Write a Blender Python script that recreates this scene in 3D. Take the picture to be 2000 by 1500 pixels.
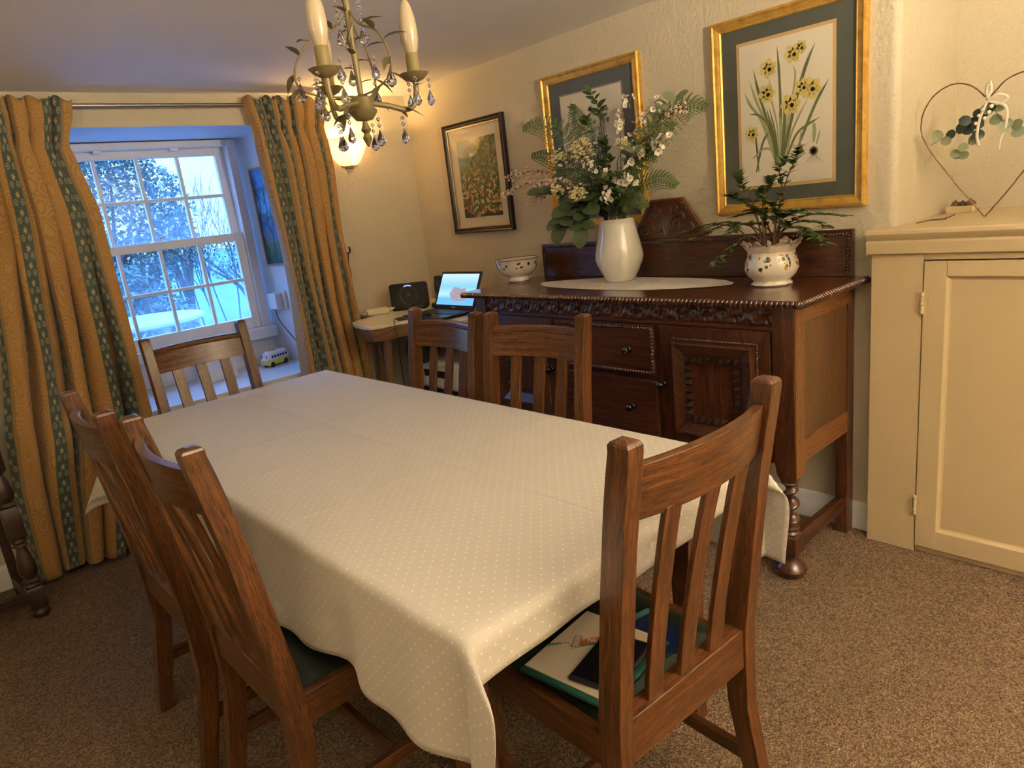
import bpy, bmesh, math, random
from mathutils import Vector, Matrix
PI = math.pi
rnd = random.Random(7)
for o in list(bpy.data.objects):
    bpy.data.objects.remove(o, do_unlink=True)
SC = bpy.context.scene
COL = SC.collection

# ------------------------------------------------------------------ camera
cam_d = bpy.data.cameras.new('camera'); cam = bpy.data.objects.new('camera', cam_d); COL.objects.link(cam)
def cam_matrix(yaw, pit, rol):
    cy, sy = math.cos(yaw), math.sin(yaw)
    F = Vector((sy*math.cos(pit), cy*math.cos(pit), -math.sin(pit)))
    r = Vector((cy, -sy, 0)); u = r.cross(F)
    R2 = r*math.cos(rol)+u*math.sin(rol); U2 = -r*math.sin(rol)+u*math.cos(rol)
    return Matrix((R2, U2, -F)).transposed()
cam.matrix_world = Matrix.Translation((0, 0, 1.4)) @ cam_matrix(math.radians(41.1505), math.radians(14.65825), math.radians(-6.757224)).to_4x4()
cam_d.sensor_fit = 'HORIZONTAL'; cam_d.sensor_width = 36; cam_d.lens = 1356.564/2000*36
cam_d.clip_start = 0.02; cam_d.clip_end = 300
SC.camera = cam
# ------------------------------------------------------------------ world, exposure, room lamps and added fill
SC.view_settings.view_transform = 'Standard'; SC.view_settings.look = 'None'
SC.view_settings.exposure = 0.95; SC.view_settings.gamma = 1
SC.view_settings.use_curve_mapping = False
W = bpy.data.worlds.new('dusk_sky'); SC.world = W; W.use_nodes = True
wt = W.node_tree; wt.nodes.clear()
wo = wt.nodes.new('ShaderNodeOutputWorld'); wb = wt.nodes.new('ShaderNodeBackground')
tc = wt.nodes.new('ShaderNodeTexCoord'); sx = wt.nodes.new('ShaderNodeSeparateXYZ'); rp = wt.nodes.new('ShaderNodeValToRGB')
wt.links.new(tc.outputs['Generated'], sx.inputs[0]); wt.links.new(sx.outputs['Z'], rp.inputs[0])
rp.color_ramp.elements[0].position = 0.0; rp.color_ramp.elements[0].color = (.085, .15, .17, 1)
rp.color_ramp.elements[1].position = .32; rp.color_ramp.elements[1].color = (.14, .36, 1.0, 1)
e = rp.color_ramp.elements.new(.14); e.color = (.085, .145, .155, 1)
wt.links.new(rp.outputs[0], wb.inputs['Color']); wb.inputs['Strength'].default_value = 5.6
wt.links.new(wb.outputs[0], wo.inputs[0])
def lamp(name, loc, power, col, size=.06, parent=None):
    d = bpy.data.lights.new(name, 'POINT'); d.energy = power; d.color = col; d.shadow_soft_size = size
    o = bpy.data.objects.new(name, d); COL.objects.link(o); o.location = loc
    if parent: o.parent = parent
    return o
WARM = (1.0, .62, .24); SOFT = (1.0, .845, .58)

# ------------------------------------------------------------------ node helper
class NT:
    def __init__(s, name):
        s.mat = bpy.data.materials.new(name); s.mat.use_nodes = True
        s.t = s.mat.node_tree; s.t.nodes.clear()
        s.out = s.t.nodes.new('ShaderNodeOutputMaterial')
    def n(s, typ, ins=None, **props):
        nd = s.t.nodes.new('ShaderNode'+typ)
        for k, v in props.items(): setattr(nd, k, v)
        for k, v in (ins or {}).items():
            if isinstance(v, bpy.types.NodeSocket): s.t.links.new(v, nd.inputs[k])
            else: nd.inputs[k].default_value = v
        return nd
    def m(s, op, a, b=0.0, c=None, clamp=False):
        ins = {0: a, 1: b}
        if c is not None: ins[2] = c
        return s.n('Math', ins, operation=op, use_clamp=clamp).outputs[0]
    def vm(s, op, a, b=(0, 0, 0)):
        return s.n('VectorMath', {0: a, 1: b}, operation=op).outputs[0]
    def mix(s, f, a, b, bt='MIX'):
        c4 = lambda v: v if isinstance(v, bpy.types.NodeSocket) else (v[0], v[1], v[2], 1)
        nd = s.n('Mix', {}, data_type='RGBA', blend_type=bt)
        for i, v in ((0, f), (6, c4(a)), (7, c4(b))):
            if isinstance(v, bpy.types.NodeSocket): s.t.links.new(v, nd.inputs[i])
            else: nd.inputs[i].default_value = v
        return nd.outputs[2]
    def ramp(s, f, stops, interp='LINEAR'):
        nd = s.n('ValToRGB', {0: f}); cr = nd.color_ramp; cr.interpolation = interp
        while len(cr.elements) > 1: cr.elements.remove(cr.elements[-1])
        for i, (p, c) in enumerate(stops):
            el = cr.elements[0] if i == 0 else cr.elements.new(p)
            el.position = p; el.color = (c[0], c[1], c[2], 1)
        return nd.outputs[0]
    def uv(s): return s.n('TexCoord').outputs['UV']
    def obj(s): return s.n('TexCoord').outputs['Object']
    def noise(s, vec, scale, detail=3, rough=.55, dist=0.0, col=False):
        nd = s.n('TexNoise', {'Vector': vec, 'Scale': scale, 'Detail': detail, 'Roughness': rough, 'Distortion': dist})
        return nd.outputs[1 if col else 0]
    def bump(s, h, strength=.3, dist=.01, nrm=None):
        ins = {'Height': h, 'Strength': strength, 'Distance': dist}
        if nrm is not None: ins['Normal'] = nrm
        return s.n('Bump', ins).outputs[0]
    def bsdf(s, color, rough=.5, nrm=None, **kw):
        ins = {'Base Color': color if isinstance(color, bpy.types.NodeSocket) else (color[0], color[1], color[2], 1), 'Roughness': rough}
        if nrm is not None: ins['Normal'] = nrm
        for k, v in kw.items(): ins[k.replace('_', ' ')] = v
        b = s.n('BsdfPrincipled', ins)
        s.t.links.new(b.outputs[0], s.out.inputs[0]); return b
    def surf(s, sh): s.t.links.new(sh, s.out.inputs[0])

MATS = {}
def plain(name, col, rough=.5, **kw):
    if name not in MATS:
        t = NT(name); v = t.noise(t.obj(), 14, 3)
        c = t.mix(t.m('MULTIPLY', v, .22), col, tuple(x*.72 for x in col))
        t.bsdf(c, rough, **kw); MATS[name] = t.mat
    return MATS[name]
def wood(name, dark, mid, light, rough=.36, gscale=1.0, coat=.25, pore=.85):
    t = NT(name); uv = t.uv()
    w = t.noise(t.vm('MULTIPLY', uv, (2.0*gscale, 5.0*gscale, 1)), 1.6, 3)
    uvd = t.vm('ADD', uv, t.n('CombineXYZ', {1: t.m('MULTIPLY', w, .05)}).outputs[0])
    g = t.noise(t.vm('MULTIPLY', uvd, (4.5*gscale, 85*gscale, 1)), 1.0, 6, .65, .9)
    c = t.ramp(g, [(.33, dark), (.50, mid), (.68, light)])
    p = t.noise(t.vm('MULTIPLY', uv, (30*gscale, 520*gscale, 1)), 1.0, 2, .5)
    pm = t.ramp(p, [(.38, (1, 1, 1)), (.50, (0, 0, 0))])
    c = t.mix(t.m('MULTIPLY', pm, pore), c, tuple(x*.45 for x in dark))
    b = t.noise(t.vm('MULTIPLY', uv, (3, 6, 1)), 1.0, 2)
    c = t.mix(t.m('MULTIPLY', b, .35), c, dark)
    t.bsdf(c, rough, t.bump(g, .12, .002), Coat_Weight=coat, Coat_Roughness=.25); MATS[name] = t.mat
    return t.mat
OAK = wood('chair_oak', (.036, .0115, .0035), (.118, .041, .010), (.235, .088, .022))
OAKD = wood('sideboard_oak', (.024, .0075, .004), (.078, .023, .010), (.15, .047, .018), rough=.28, coat=.5)
OAKTOP = wood('sideboard_top_oak', (.045, .012, .005), (.11, .031, .010), (.19, .058, .018), rough=.2, coat=.7)
OAKW = wood('sideboard_side_oak', (.10, .035, .010), (.21, .078, .020), (.30, .12, .034), rough=.38)
OAKP = wood('sideboard_side_panel_oak', (.065, .028, .010), (.11, .048, .016), (.15, .066, .024), rough=.42)
WALNUT = wood('desk_wood', (.11, .050, .022), (.20, .098, .046), (.29, .155, .080), rough=.45)
TURN = wood('old_turned_oak', (.018, .009, .005), (.045, .023, .012), (.085, .046, .024), rough=.42)

def mk_wall():
    t = NT('cream_woodchip_paint'); o = t.obj()
    a = t.noise(o, 62, 4, .6); b = t.noise(o, 26, 3)
    h = t.m('ADD', t.m('MULTIPLY', a, .7), t.m('MULTIPLY', b, .5))
    c = t.mix(t.noise(o, 2.2, 3), (.62, .55, .41), (.56, .49, .36))
    t.bsdf(c, .62, t.bump(h, .8, .009)); return t.mat
WALL = mk_wall()
def mk_paint(name, col, rough, bs, sc=60, d=.003):
    t = NT(name); o = t.obj()
    c = t.mix(t.noise(o, 3, 3), col, tuple(x*.92 for x in col))
    t.bsdf(c, rough, t.bump(t.noise(o, sc, 4), bs, d)); return t.mat
CEIL = mk_paint('ceiling_paint', (.83, .79, .77), .7, .25, 40)
REVEAL = mk_paint('white_reveal_paint', (.76, .77, .80), .6, .2, 50)
GLOSSW = mk_paint('white_gloss_paint', (.78, .78, .78), .3, .06, 30)
CREAMP = mk_paint('cream_gloss_paint', (.60, .475, .28), .38, .12, 45, .002)
def mk_carpet():
    t = NT('brown_twist_carpet'); o = t.obj()
    v = t.n('TexVoronoi', {'Vector': o, 'Scale': 260.0}); rv = t.n('SeparateColor', {0: v.outputs['Color']}).outputs[0]
    big = t.noise(o, 5, 3); med = t.noise(o, 60, 3)
    f = t.m('ADD', t.m('MULTIPLY', rv, .75), t.m('MULTIPLY', med, .35))
    c = t.ramp(f, [(.12, (.055, .029, .014)), (.45, (.170, .100, .053)), (.75, (.285, .180, .100)), (1.0, (.42, .29, .18))])
    c = t.mix(t.m('MULTIPLY', big, .35), c, (.12, .078, .05))
    t.bsdf(c, .95, t.bump(t.m('ADD', v.outputs['Distance'], t.noise(o, 150, 3)), .9, .006)); return t.mat
CARPET = mk_carpet()
def mk_cloth():
    t = NT('beige_dotted_cotton'); uv = t.uv()
    x = t.n('SeparateXYZ', {0: uv}); P = .0295; R = .0021
    def dots(off):
        ds = []
        for i in (0, 1):
            a = t.m('FRACT', t.m('ADD', t.m('DIVIDE', x.outputs[i], P), off))
            ds.append(t.m('MULTIPLY', t.m('SUBTRACT', a, .5), P))
        d = t.m('SQRT', t.m('ADD', t.m('MULTIPLY', ds[0], ds[0]), t.m('MULTIPLY', ds[1], ds[1])))
        return t.m('LESS_THAN', d, R)
    dot = t.m('MAXIMUM', dots(0.0), dots(.5))
    wv = t.m('ADD', t.noise(t.vm('MULTIPLY', uv, (900, 60, 1)), 1, 2), t.noise(t.vm('MULTIPLY', uv, (60, 900, 1)), 1, 2))
    base = t.mix(t.m('MULTIPLY', wv, .35), (.60, .56, .49), (.52, .48, .41))
    c = t.mix(t.m('MULTIPLY', dot, .8), base, (.86, .82, .75))
    # ironed creases
    def crease(co, pos, wid):
        d = t.m('DIVIDE', t.m('SUBTRACT', co, pos), wid)
        return t.m('POWER', 2.718, t.m('MULTIPLY', t.m('MULTIPLY', d, d), -1.0))
    h = t.m('ADD', crease(x.outputs[1], 2.11, .004), crease(x.outputs[0], .98, .006))
    h = t.m('ADD', h, t.m('MULTIPLY', crease(x.outputs[1], 1.45, .005), .5))
    wr = t.noise(t.vm('MULTIPLY', uv, (3.2, 16, 1)), 1.0, 3, .5, .6)
    h = t.m('ADD', t.m('MULTIPLY', h, .8), t.m('MULTIPLY', wr, 1.0))
    n1 = t.bump(h, .5, .006); n2 = t.bump(wv, .25, .0015, n1)
    t.bsdf(c, .8, n2, Sheen_Weight=.15); return t.mat
CLOTH = mk_cloth()
def mk_curtain():
    t = NT('striped_damask_fabric'); uv = t.uv(); x = t.n('SeparateXYZ', {0: uv}); U, V = x.outputs[0], x.outputs[1]
    P = .25
    s = t.m('MULTIPLY', t.m('FRACT', t.m('DIVIDE', U, P)), P)         # 0..0.25 across one repeat
    green = t.m('LESS_THAN', s, .082)
    # scrolls in the green band
    a = t.m('DIVIDE', t.m('SUBTRACT', s, .041), .041)
    b = t.m('MULTIPLY', t.m('SUBTRACT', t.m('FRACT', t.m('DIVIDE', V, .072)), .5), .072/.041*1.0)
    def ln(ca, cb):
        da = t.m('SUBTRACT', a, ca); db = t.m('SUBTRACT', b, cb)
        return t.m('SQRT', t.m('ADD', t.m('MULTIPLY', da, da), t.m('MULTIPLY', db, db))), da, db
    aa = t.m('ABSOLUTE', a)
    dA = t.m('SUBTRACT', aa, .54); dB = t.m('SUBTRACT', b, .30)
    r = t.m('SQRT', t.m('ADD', t.m('MULTIPLY', dA, dA), t.m('MULTIPLY', dB, dB)))
    ring = t.m('LESS_THAN', t.m('ABSOLUTE', t.m('SUBTRACT', r, .27)), .055)
    core = t.m('LESS_THAN', r, .11)
    fb = t.m('ADD', b, .42); rf = t.m('SQRT', t.m('ADD', t.m('MULTIPLY', a, a), t.m('MULTIPLY', fb, fb)))
    an = t.m('ARCTAN2', fb, a)
    petal = t.m('ADD', .24, t.m('MULTIPLY', t.m('COSINE', t.m('MULTIPLY', an, 7.0)), .15))
    fl = t.m('LESS_THAN', rf, petal)
    pat = t.m('MAXIMUM', t.m('MAXIMUM', ring, core), fl)
    fine = t.noise(uv, 420, 2)
    gcol = t.mix(fine, (.040, .060, .048), (.065, .088, .072))
    pcol = t.mix(fl, (.30, .31, .19), (.56, .42, .20))
    gcol = t.mix(t.m('MULTIPLY', pat, .85), gcol, pcol)
    # gold damask
    dn = t.noise(uv, 11, 2, .5, 0, True)
    vv = t.n('TexVoronoi', {'Vector': t.vm('ADD', t.vm('MULTIPLY', uv, (1, .8, 1)), t.vm('MULTIPLY', dn, (.03, .03, 0))), 'Scale': 13.0})
    wv = t.m('SINE', t.m('MULTIPLY', vv.outputs['Distance'], 42.0))
    dam = t.m('MULTIPLY', t.m('GREATER_THAN', t.m('ADD', wv, t.noise(uv, 60, 3)), .55), .55)
    gold = t.mix(dam, (.36, .185, .045), (.50, .31, .11))
    gold = t.mix(t.m('MULTIPLY', fine, .3), gold, (.34, .16, .03))
    c = t.mix(green, gold, gcol)
    # fine edging stripes beside the green
    e1 = t.m('ABSOLUTE', t.m('SUBTRACT', s, .094)); st = t.m('LESS_THAN', e1, .012)
    ls = t.m('GREATER_THAN', t.m('SINE', t.m('MULTIPLY', s, 2*PI/.006)), 0.0)
    c = t.mix(t.m('MULTIPLY', st, ls), c, (.13, .10, .05))
    e2 = t.m('LESS_THAN', t.m('ABSOLUTE', t.m('SUBTRACT', s, .247)), .003)
    c = t.mix(e2, c, (.13, .10, .05))
    t.bsdf(c, .7, t.bump(t.m('ADD', dam, t.m('MULTIPLY', fine, .5)), .3, .003), Sheen_Weight=.2); return t.mat
CURT = mk_curtain()
def mk_gold():
    t = NT('gilt_moulding'); o = t.obj()
    n = t.noise(t.vm('MULTIPLY', o, (30, 30, 30)), 1.0, 4)
    c = t.mix(t.ramp(n, [(.45, (0, 0, 0)), (.75, (1, 1, 1))]), (.74, .45, .10), (.48, .24, .045))
    t.bsdf(c, .33, t.bump(n, .1, .002), Metallic=.6); return t.mat
GOLD = mk_gold()
BLACKW = plain('dark_frame_lacquer', (.022, .010, .010), .3)
def mk_glass(name, fog=0.0, tint=(1, 1, 1), ior=1.45):
    t = NT(name)
    ge = t.n('NewGeometry'); ca = t.m('ABSOLUTE', t.n('VectorMath', {0: ge.outputs['Incoming'], 1: ge.outputs['Normal']}, operation='DOT_PRODUCT').outputs['Value'])
    fr = t.m('ADD', .045, t.m('MULTIPLY', t.m('POWER', t.m('SUBTRACT', 1.0, ca, clamp=True), 5.0), .9))
    tr = t.n('BsdfTransparent', {'Color': (tint[0], tint[1], tint[2], 1)}); gl = t.n('BsdfGlossy', {'Roughness': 0.02})
    s = t.n('MixShader', {0: fr, 1: tr.outputs[0], 2: gl.outputs[0]}).outputs[0]
    if fog:
        uv = t.uv(); y = t.n('SeparateXYZ', {0: uv}).outputs[1]
        n = t.noise(uv, 9, 4)
        f = t.m('MULTIPLY', t.m('MULTIPLY', n, t.m('SUBTRACT', 1.25, y), clamp=True), fog, clamp=True)
        d = t.n('BsdfTranslucent', {'Color': (.8, .88, .95, 1)})
        s = t.n('MixShader', {0: f, 1: s, 2: d.outputs[0]}).outputs[0]
    t.surf(s); return t.mat
PICGLASS = mk_glass('picture_glass'); WINGLASS = mk_glass('misted_window_glass', .30, (.97, .99, 1))
def mk_crystal():
    t = NT('cut_crystal'); g = t.n('BsdfGlass', {'IOR': 1.5, 'Roughness': 0.0, 'Color': (.97, .96, 1, 1)})
    t.surf(g.outputs[0]); return t.mat
CRYSTAL = mk_crystal()
def mk_leaf(name, a, b, rough=.5):
    if name in MATS: return MATS[name]
    t = NT(name); n = t.noise(t.obj(), 40, 2)
    c = t.mix(n, a, b); t.bsdf(c, rough, Subsurface_Weight=0.0); MATS[name] = t.mat; return t.mat
def emit(name, col, st):
    t = NT(name); t.surf(t.n('Emission', {'Color': (col[0], col[1], col[2], 1), 'Strength': st}).outputs[0]); return t.mat
PORC = plain('white_glazed_porcelain', (.82, .78, .69), .07, Coat_Weight=.6)
BLK = plain('black_plastic', (.012, .012, .014), .35)
BLKG = plain('black_gloss_plastic', (.006, .006, .008), .12)
WPL = plain('white_plastic', (.78, .78, .78), .35)
CRPL = plain('cream_plastic', (.72, .66, .46), .4)
VERDI = plain('antiqued_cream_metal', (.20, .155, .065), .5, Metallic=.35)
STEEL = plain('brushed_steel', (.30, .27, .24), .35, Metallic=.9)
PAPER = plain('print_paper', (.74, .68, .56), .7)
MOUNTG = plain('grey_green_mount', (.085, .095, .075), .8)
WIRE = plain('rusty_wire', (.16, .10, .05), .5, Metallic=.4)

# ------------------------------------------------------------------ geometry helper
class G:
    def __init__(s):
        s.b = bmesh.new(); s.uvl = s.b.loops.layers.uv.new('UVMap'); s.mi = 0
    def face(s, pts, uvs=None):
        vs = [s.b.verts.new(p) for p in pts]
        f = s.b.faces.new(vs); f.material_index = s.mi
        if uvs:
            for l, u in zip(f.loops, uvs): l[s.uvl].uv = u
        return f
    def grid(s, P, UV=None, wrapu=False):
        nr, nc = len(P), len(P[0]); vs = [[s.b.verts.new(p) for p in row] for row in P]
        for i in range(nr-1):
            for j in range(nc if wrapu else nc-1):
                j2 = (j+1) % nc
                f = s.b.faces.new((vs[i][j], vs[i][j2], vs[i+1][j2], vs[i+1][j])); f.material_index = s.mi
                if UV:
                    jj = j+1
                    us = (UV(i, j), UV(i, jj), UV(i+1, jj), UV(i+1, j))
                    for l, u in zip(f.loops, us): l[s.uvl].uv = u
        return vs
    def loft(s, rings, caps=True, closed=True):
        L = 0; Ls = [0]
        c = [sum((Vector(p) for p in r), Vector())/len(r) for r in rings]
        for i in range(1, len(rings)): L += (c[i]-c[i-1]).length; Ls.append(L)
        off = rnd.random()*7; off2 = rnd.random()*5
        r0 = max(rings, key=lambda r: sum((Vector(r[k])-Vector(r[k-1])).length for k in range(len(r))))
        per = [0]
        for k in range(len(r0)): per.append(per[-1]+(Vector(r0[(k+1) % len(r0)])-Vector(r0[k])).length)
        vs = s.grid(rings, lambda i, j: (Ls[i]+off, per[min(j, len(per)-1)]+off2), wrapu=closed)
        if caps:
            for r, fl in ((vs[0], True), (vs[-1], False)):
                if len(r) > 2:
                    f = s.b.faces.new(list(reversed(r)) if fl else r); f.material_index = s.mi
                    for l in f.loops: l[s.uvl].uv = (l.vert.co.x*.3+off, l.vert.co.y+l.vert.co.z+off2)
        return s
    def box(s, lo, hi, M=None, axis=None):
        lo, hi = Vector(lo), Vector(hi); d = hi-lo
        ax = axis if axis is not None else max(range(3), key=lambda i: d[i])
        o = [i for i in range(3) if i != ax]
        def P(u, v, w):
            p = [0, 0, 0]; p[ax] = lo[ax]+u*d[ax]; p[o[0]] = lo[o[0]]+v*d[o[0]]; p[o[1]] = lo[o[1]]+w*d[o[1]]
            p = Vector(p); return M @ p if M else p
        r = lambda u: [P(u, 0, 0), P(u, 1, 0), P(u, 1, 1), P(u, 0, 1)]
        a, b = r(0), r(1)
        return s.loft([a, b])
    def bar(s, p0, p1, w, d, up=(0, 0, 1), w1=None, d1=None):
        p0, p1 = Vector(p0), Vector(p1); t = (p1-p0).normalized(); up = Vector(up)
        if abs(t.dot(up)) > .98: up = Vector((0, 1, 0))
        x = t.cross(up).normalized(); y = x.cross(t)
        def r(p, w, d): return [p-x*w/2-y*d/2, p+x*w/2-y*d/2, p+x*w/2+y*d/2, p-x*w/2+y*d/2]
        return s.loft([r(p0, w, d), r(p1, w1 or w, d1 or d)])
    def tube(s, pts, rad, n=8, caps=True):
        pts = [Vector(p) for p in pts]; rings = []
        up = Vector((.13, .29, 1)).normalized(); px = None
        for i, p in enumerate(pts):
            t = (pts[min(i+1, len(pts)-1)]-pts[max(i-1, 0)]).normalized()
            if px is None:
                x = t.cross(up if abs(t.dot(up)) < .95 else Vector((1, 0, 0))).normalized()
            else: x = (px-t*px.dot(t)).normalized()
            px = x; y = t.cross(x); r = rad[i] if isinstance(rad, (list, tuple)) else rad
            rings.append([p+(x*math.cos(2*PI*k/n)+y*math.sin(2*PI*k/n))*r for k in range(n)])
        return s.loft(rings, caps)
    def lathe(s, prof, n=24, c=(0, 0, 0), M=None, mod=None, a0=0, a1=2*PI, caps=True, zmod=None):
        rings = []; full = abs(a1-a0-2*PI) < 1e-6; c = Vector(c)
        m = n if full else n+1
        for k, (r, z) in enumerate(prof):
            ring = []
            for j in range(m):
                a = a0+(a1-a0)*j/n
                rr = r*(mod(a, z, k) if mod else 1)
                p = Vector((rr*math.cos(a), rr*math.sin(a), z+(zmod(a, k) if zmod else 0)))
                ring.append((M @ p if M else p)+c)
            rings.append(ring)
        if full: return s.loft(rings, caps)
        s.grid(rings, lambda i, j: (prof[i][1], j*.01)); return s
    def prism(s, poly, h0, h1, f):
        """poly: 2D outline; f(a,b,h)->3D"""
        A = [f(a, b, h0) for a, b in poly]; B = [f(a, b, h1) for a, b in poly]
        off = rnd.random()*5
        va = [s.b.verts.new(p) for p in A]; vb = [s.b.verts.new(p) for p in B]; n = len(poly)
        for vsq, rev in ((va, True), (vb, False)):
            ff = s.b.faces.new(list(reversed(vsq)) if rev else vsq); ff.material_index = s.mi
            pl = list(reversed(poly)) if rev else poly
            for l, p in zip(ff.loops, pl): l[s.uvl].uv = (p[0]+off, p[1]+off)
        for i in range(n):
            j = (i+1) % n
            ff = s.b.faces.new((va[i], va[j], vb[j], vb[i])); ff.material_index = s.mi
            L = math.hypot(poly[j][0]-poly[i][0], poly[j][1]-poly[i][1])
            for l, u in zip(ff.loops, ((poly[i][0]+off, h0), (poly[i][0]+L+off, h0), (poly[i][0]+L+off, h1), (poly[i][0]+off, h1))): l[s.uvl].uv = u
        return s
    def sphere(s, c, r, n=12, m=8, sc=(1, 1, 1)):
        c = Vector(c); rings = []
        for i in range(m+1):
            ph = PI*i/m; rr = max(math.sin(ph), 1e-4)
            rings.append([c+Vector((r*rr*math.cos(2*PI*k/n)*sc[0], r*rr*math.sin(2*PI*k/n)*sc[1], -r*math.cos(ph)*sc[2])) for k in range(n)])
        return s.loft(rings)
    def leaf(s, base, d, up, L, Wd, bend=.25, shape='leaf', nseg=5, fold=.15):
        base, d, up = Vector(base), Vector(d).normalized(), Vector(up)
        side = d.cross(up)
        if side.length < 1e-3: side = d.cross(Vector((1, 0, 0)))
        side.normalize(); nn = side.cross(d).normalized()
        l, mid, r = [], [], []
        for i in range(nseg+1):
            t = i/nseg
            if shape == 'leaf': w = math.sin(PI*t**.8)*.5
            elif shape == 'round': w = math.sqrt(max(0, t*(1-t)))*1.0
            elif shape == 'strap': w = .5*min(1, t*6+.3)*(1-t**3)
            else: w = .5*(1-t)
            w = w*Wd+ .0003
            p = base+d*L*t-nn*bend*L*t*t
            l.append(p-side*w+nn*fold*w); mid.append(p); r.append(p+side*w+nn*fold*w)
        s.grid([l, mid, r]); return s
    def build(s, name, mat, parent=None, smooth=.6, bevel=0, seg=2, loc=None, merge=0):
        if merge: bmesh.ops.remove_doubles(s.b, verts=s.b.verts, dist=merge)
        bmesh.ops.recalc_face_normals(s.b, faces=s.b.faces)
        me = bpy.data.meshes.new(name); s.b.to_mesh(me); s.b.free()
        for m in (mat if isinstance(mat, (list, tuple)) else [mat]): me.materials.append(m)
        if smooth:
            for p in me.polygons: p.use_smooth = True
            me.set_sharp_from_angle(angle=smooth)
        o = bpy.data.objects.new(name, me); COL.objects.link(o)
        if parent: o.parent = parent
        if loc: o.location = loc
        if bevel:
            bv = o.modifiers.new('bevel', 'BEVEL'); bv.width = bevel; bv.segments = seg; bv.limit_method = 'ANGLE'; bv.angle_limit = .6; bv.harden_normals = bool(smooth)
        return o
def curve(pts, n=12):
    """Catmull-Rom through points"""
    P = [Vector(p) for p in pts]; P = [P[0]*2-P[1]]+P+[P[-1]*2-P[-2]]; out = []
    for i in range(1, len(P)-2):
        for k in range(n):
            t = k/n; a, b, c, d = P[i-1], P[i], P[i+1], P[i+2]
            out.append(.5*((2*b)+(c-a)*t+(2*a-5*b+4*c-d)*t*t+(3*b-a-3*c+d)*t**3))
    out.append(P[-2]); return out
def tag(o, label=None, cat=None, group=None, kind=None):
    if label: o['label'] = label
    if cat: o['category'] = cat
    if group: o['group'] = group
    if kind: o['kind'] = kind
    return o
def thing(name, label, cat, loc=(0, 0, 0), rz=0, group=None):
    o = bpy.data.objects.new(name, None); COL.objects.link(o); o.empty_display_size = .05
    o.location = loc; o.rotation_euler = (0, 0, rz); return tag(o, label, cat, group)
def struct(o): o['kind'] = 'structure'; return o
def dup(root, loc, rz, label, group=None):
    r = root.copy(); COL.objects.link(r); r.location = loc; r.rotation_euler = (0, 0, rz); r['label'] = label
    if group: r['group'] = group
    for ch in list(root.children):
        c = ch.copy(); COL.objects.link(c); c.parent = r
        for g in list(ch.children):
            d = g.copy(); COL.objects.link(d); d.parent = c
    return r
def text_mesh(name, s, size, mat, M, parent, depth=.0004):
    cu = bpy.data.curves.new(name, 'FONT'); cu.body = s; cu.size = size; cu.extrude = depth; cu.align_x = 'CENTER'; cu.align_y = 'CENTER'
    tmp = bpy.data.objects.new(name, cu); COL.objects.link(tmp)
    dg = bpy.context.evaluated_depsgraph_get(); me = bpy.data.meshes.new_from_object(tmp.evaluated_get(dg))
    bpy.data.objects.remove(tmp, do_unlink=True); me.name = name
    me.transform(M); me.materials.clear(); me.materials.append(mat)
    o = bpy.data.objects.new(name, me); COL.objects.link(o); o.parent = parent; return o

# ================================================================== SETTING
XR, YW, ZC = 2.614, 3.665, 2.09
XL, YF = -1.7, -2.3
g = G(); g.box((XL-.1, YF-.1, -.08), (3.4, YW+.1, 0)); struct(g.build('floor', CARPET))
# ceiling, dipping slightly where it meets the window wall
g = G(); rows = []
ys = [YF-.1, 0, 1.5, 2.6, 3.2, 3.45, 3.55, 3.61, 3.64, 3.67]
zs = [ZC+.035, ZC+.03, ZC+.03, ZC+.02, ZC+.012, ZC+.004, ZC-.002, ZC-.012, ZC-.012, ZC-.012]
rows = [[(x, y, z) for x in (XL-.1, 0, 1.3, 3.4)] for y, z in zip(ys, zs)]
g.grid(rows); g.grid([[(x, y, 2.3) for x in (XL-.1, 0, 1.3, 3.4)] for y in (YF-.1, YW+.01)])
struct(g.build('ceiling', CEIL))
# picture wall with the alcove beside it
g = G(); wp = [(XR, YW)]
for cx_, cy_, a0, a1 in ((XR+.03, .937, PI, PI*1.5), (XR+.03, -.63, PI/2, PI)):
    arc = [(cx_+.03*math.cos(a0+(a1-a0)*k/6), cy_+.03*math.sin(a0+(a1-a0)*k/6)) for k in range(7)]
    wp += arc + ([(3.2, .907), (3.2, -.6)] if a0 == PI else [])
wp += [(XR, YF), (3.3, YF), (3.3, YW)]
g.prism(wp, 0, 2.2, lambda a, b, h: (a, b, h)); struct(g.build('wall_right', WALL, smooth=.5))
g = G(); g.box((XL-.1, YF, 0), (XL, YW, 2.2)); struct(g.build('wall_left', WALL))
g = G(); g.box((XL-.1, YF-.1, 0), (3.3, YF, 2.2)); struct(g.build('wall_front', WALL))
# window wall: opening with splayed white reveal
WY = 4.17; OX0, OX1, OZ0, OZ1 = .58, 1.85, .60, 1.93; IX0, IX1 = .68, 1.745
g = G()
def rect(x0, x1, z0, z1, y): g.face([(x0, y, z0), (x1, y, z0), (x1, y, z1), (x0, y, z1)])
rect(XL-.1, OX0, 0, 2.25, YW); rect(OX1, XR+.02, 0, 2.25, YW); rect(OX0, OX1, 0, OZ0, YW); rect(OX0, OX1, OZ1, 2.25, YW)
rect(XL-.1, IX0, -.1, 2.4, WY+.16); rect(IX1, 3.4, -.1, 2.4, WY+.16); rect(IX0, IX1, -.1, .80, WY+.16); rect(IX0, IX1, 1.93, 2.4, WY+.16)
g.mi = 1
g.face([(OX1, YW, OZ0), (OX1, YW, OZ1), (IX1+.01, WY+.16, OZ1), (IX1+.01, WY+.16, OZ0)])
g.face([(OX0, YW, OZ0), (OX0, YW, OZ1), (IX0-.01, WY+.16, OZ1), (IX0-.01, WY+.16, OZ0)])
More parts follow.
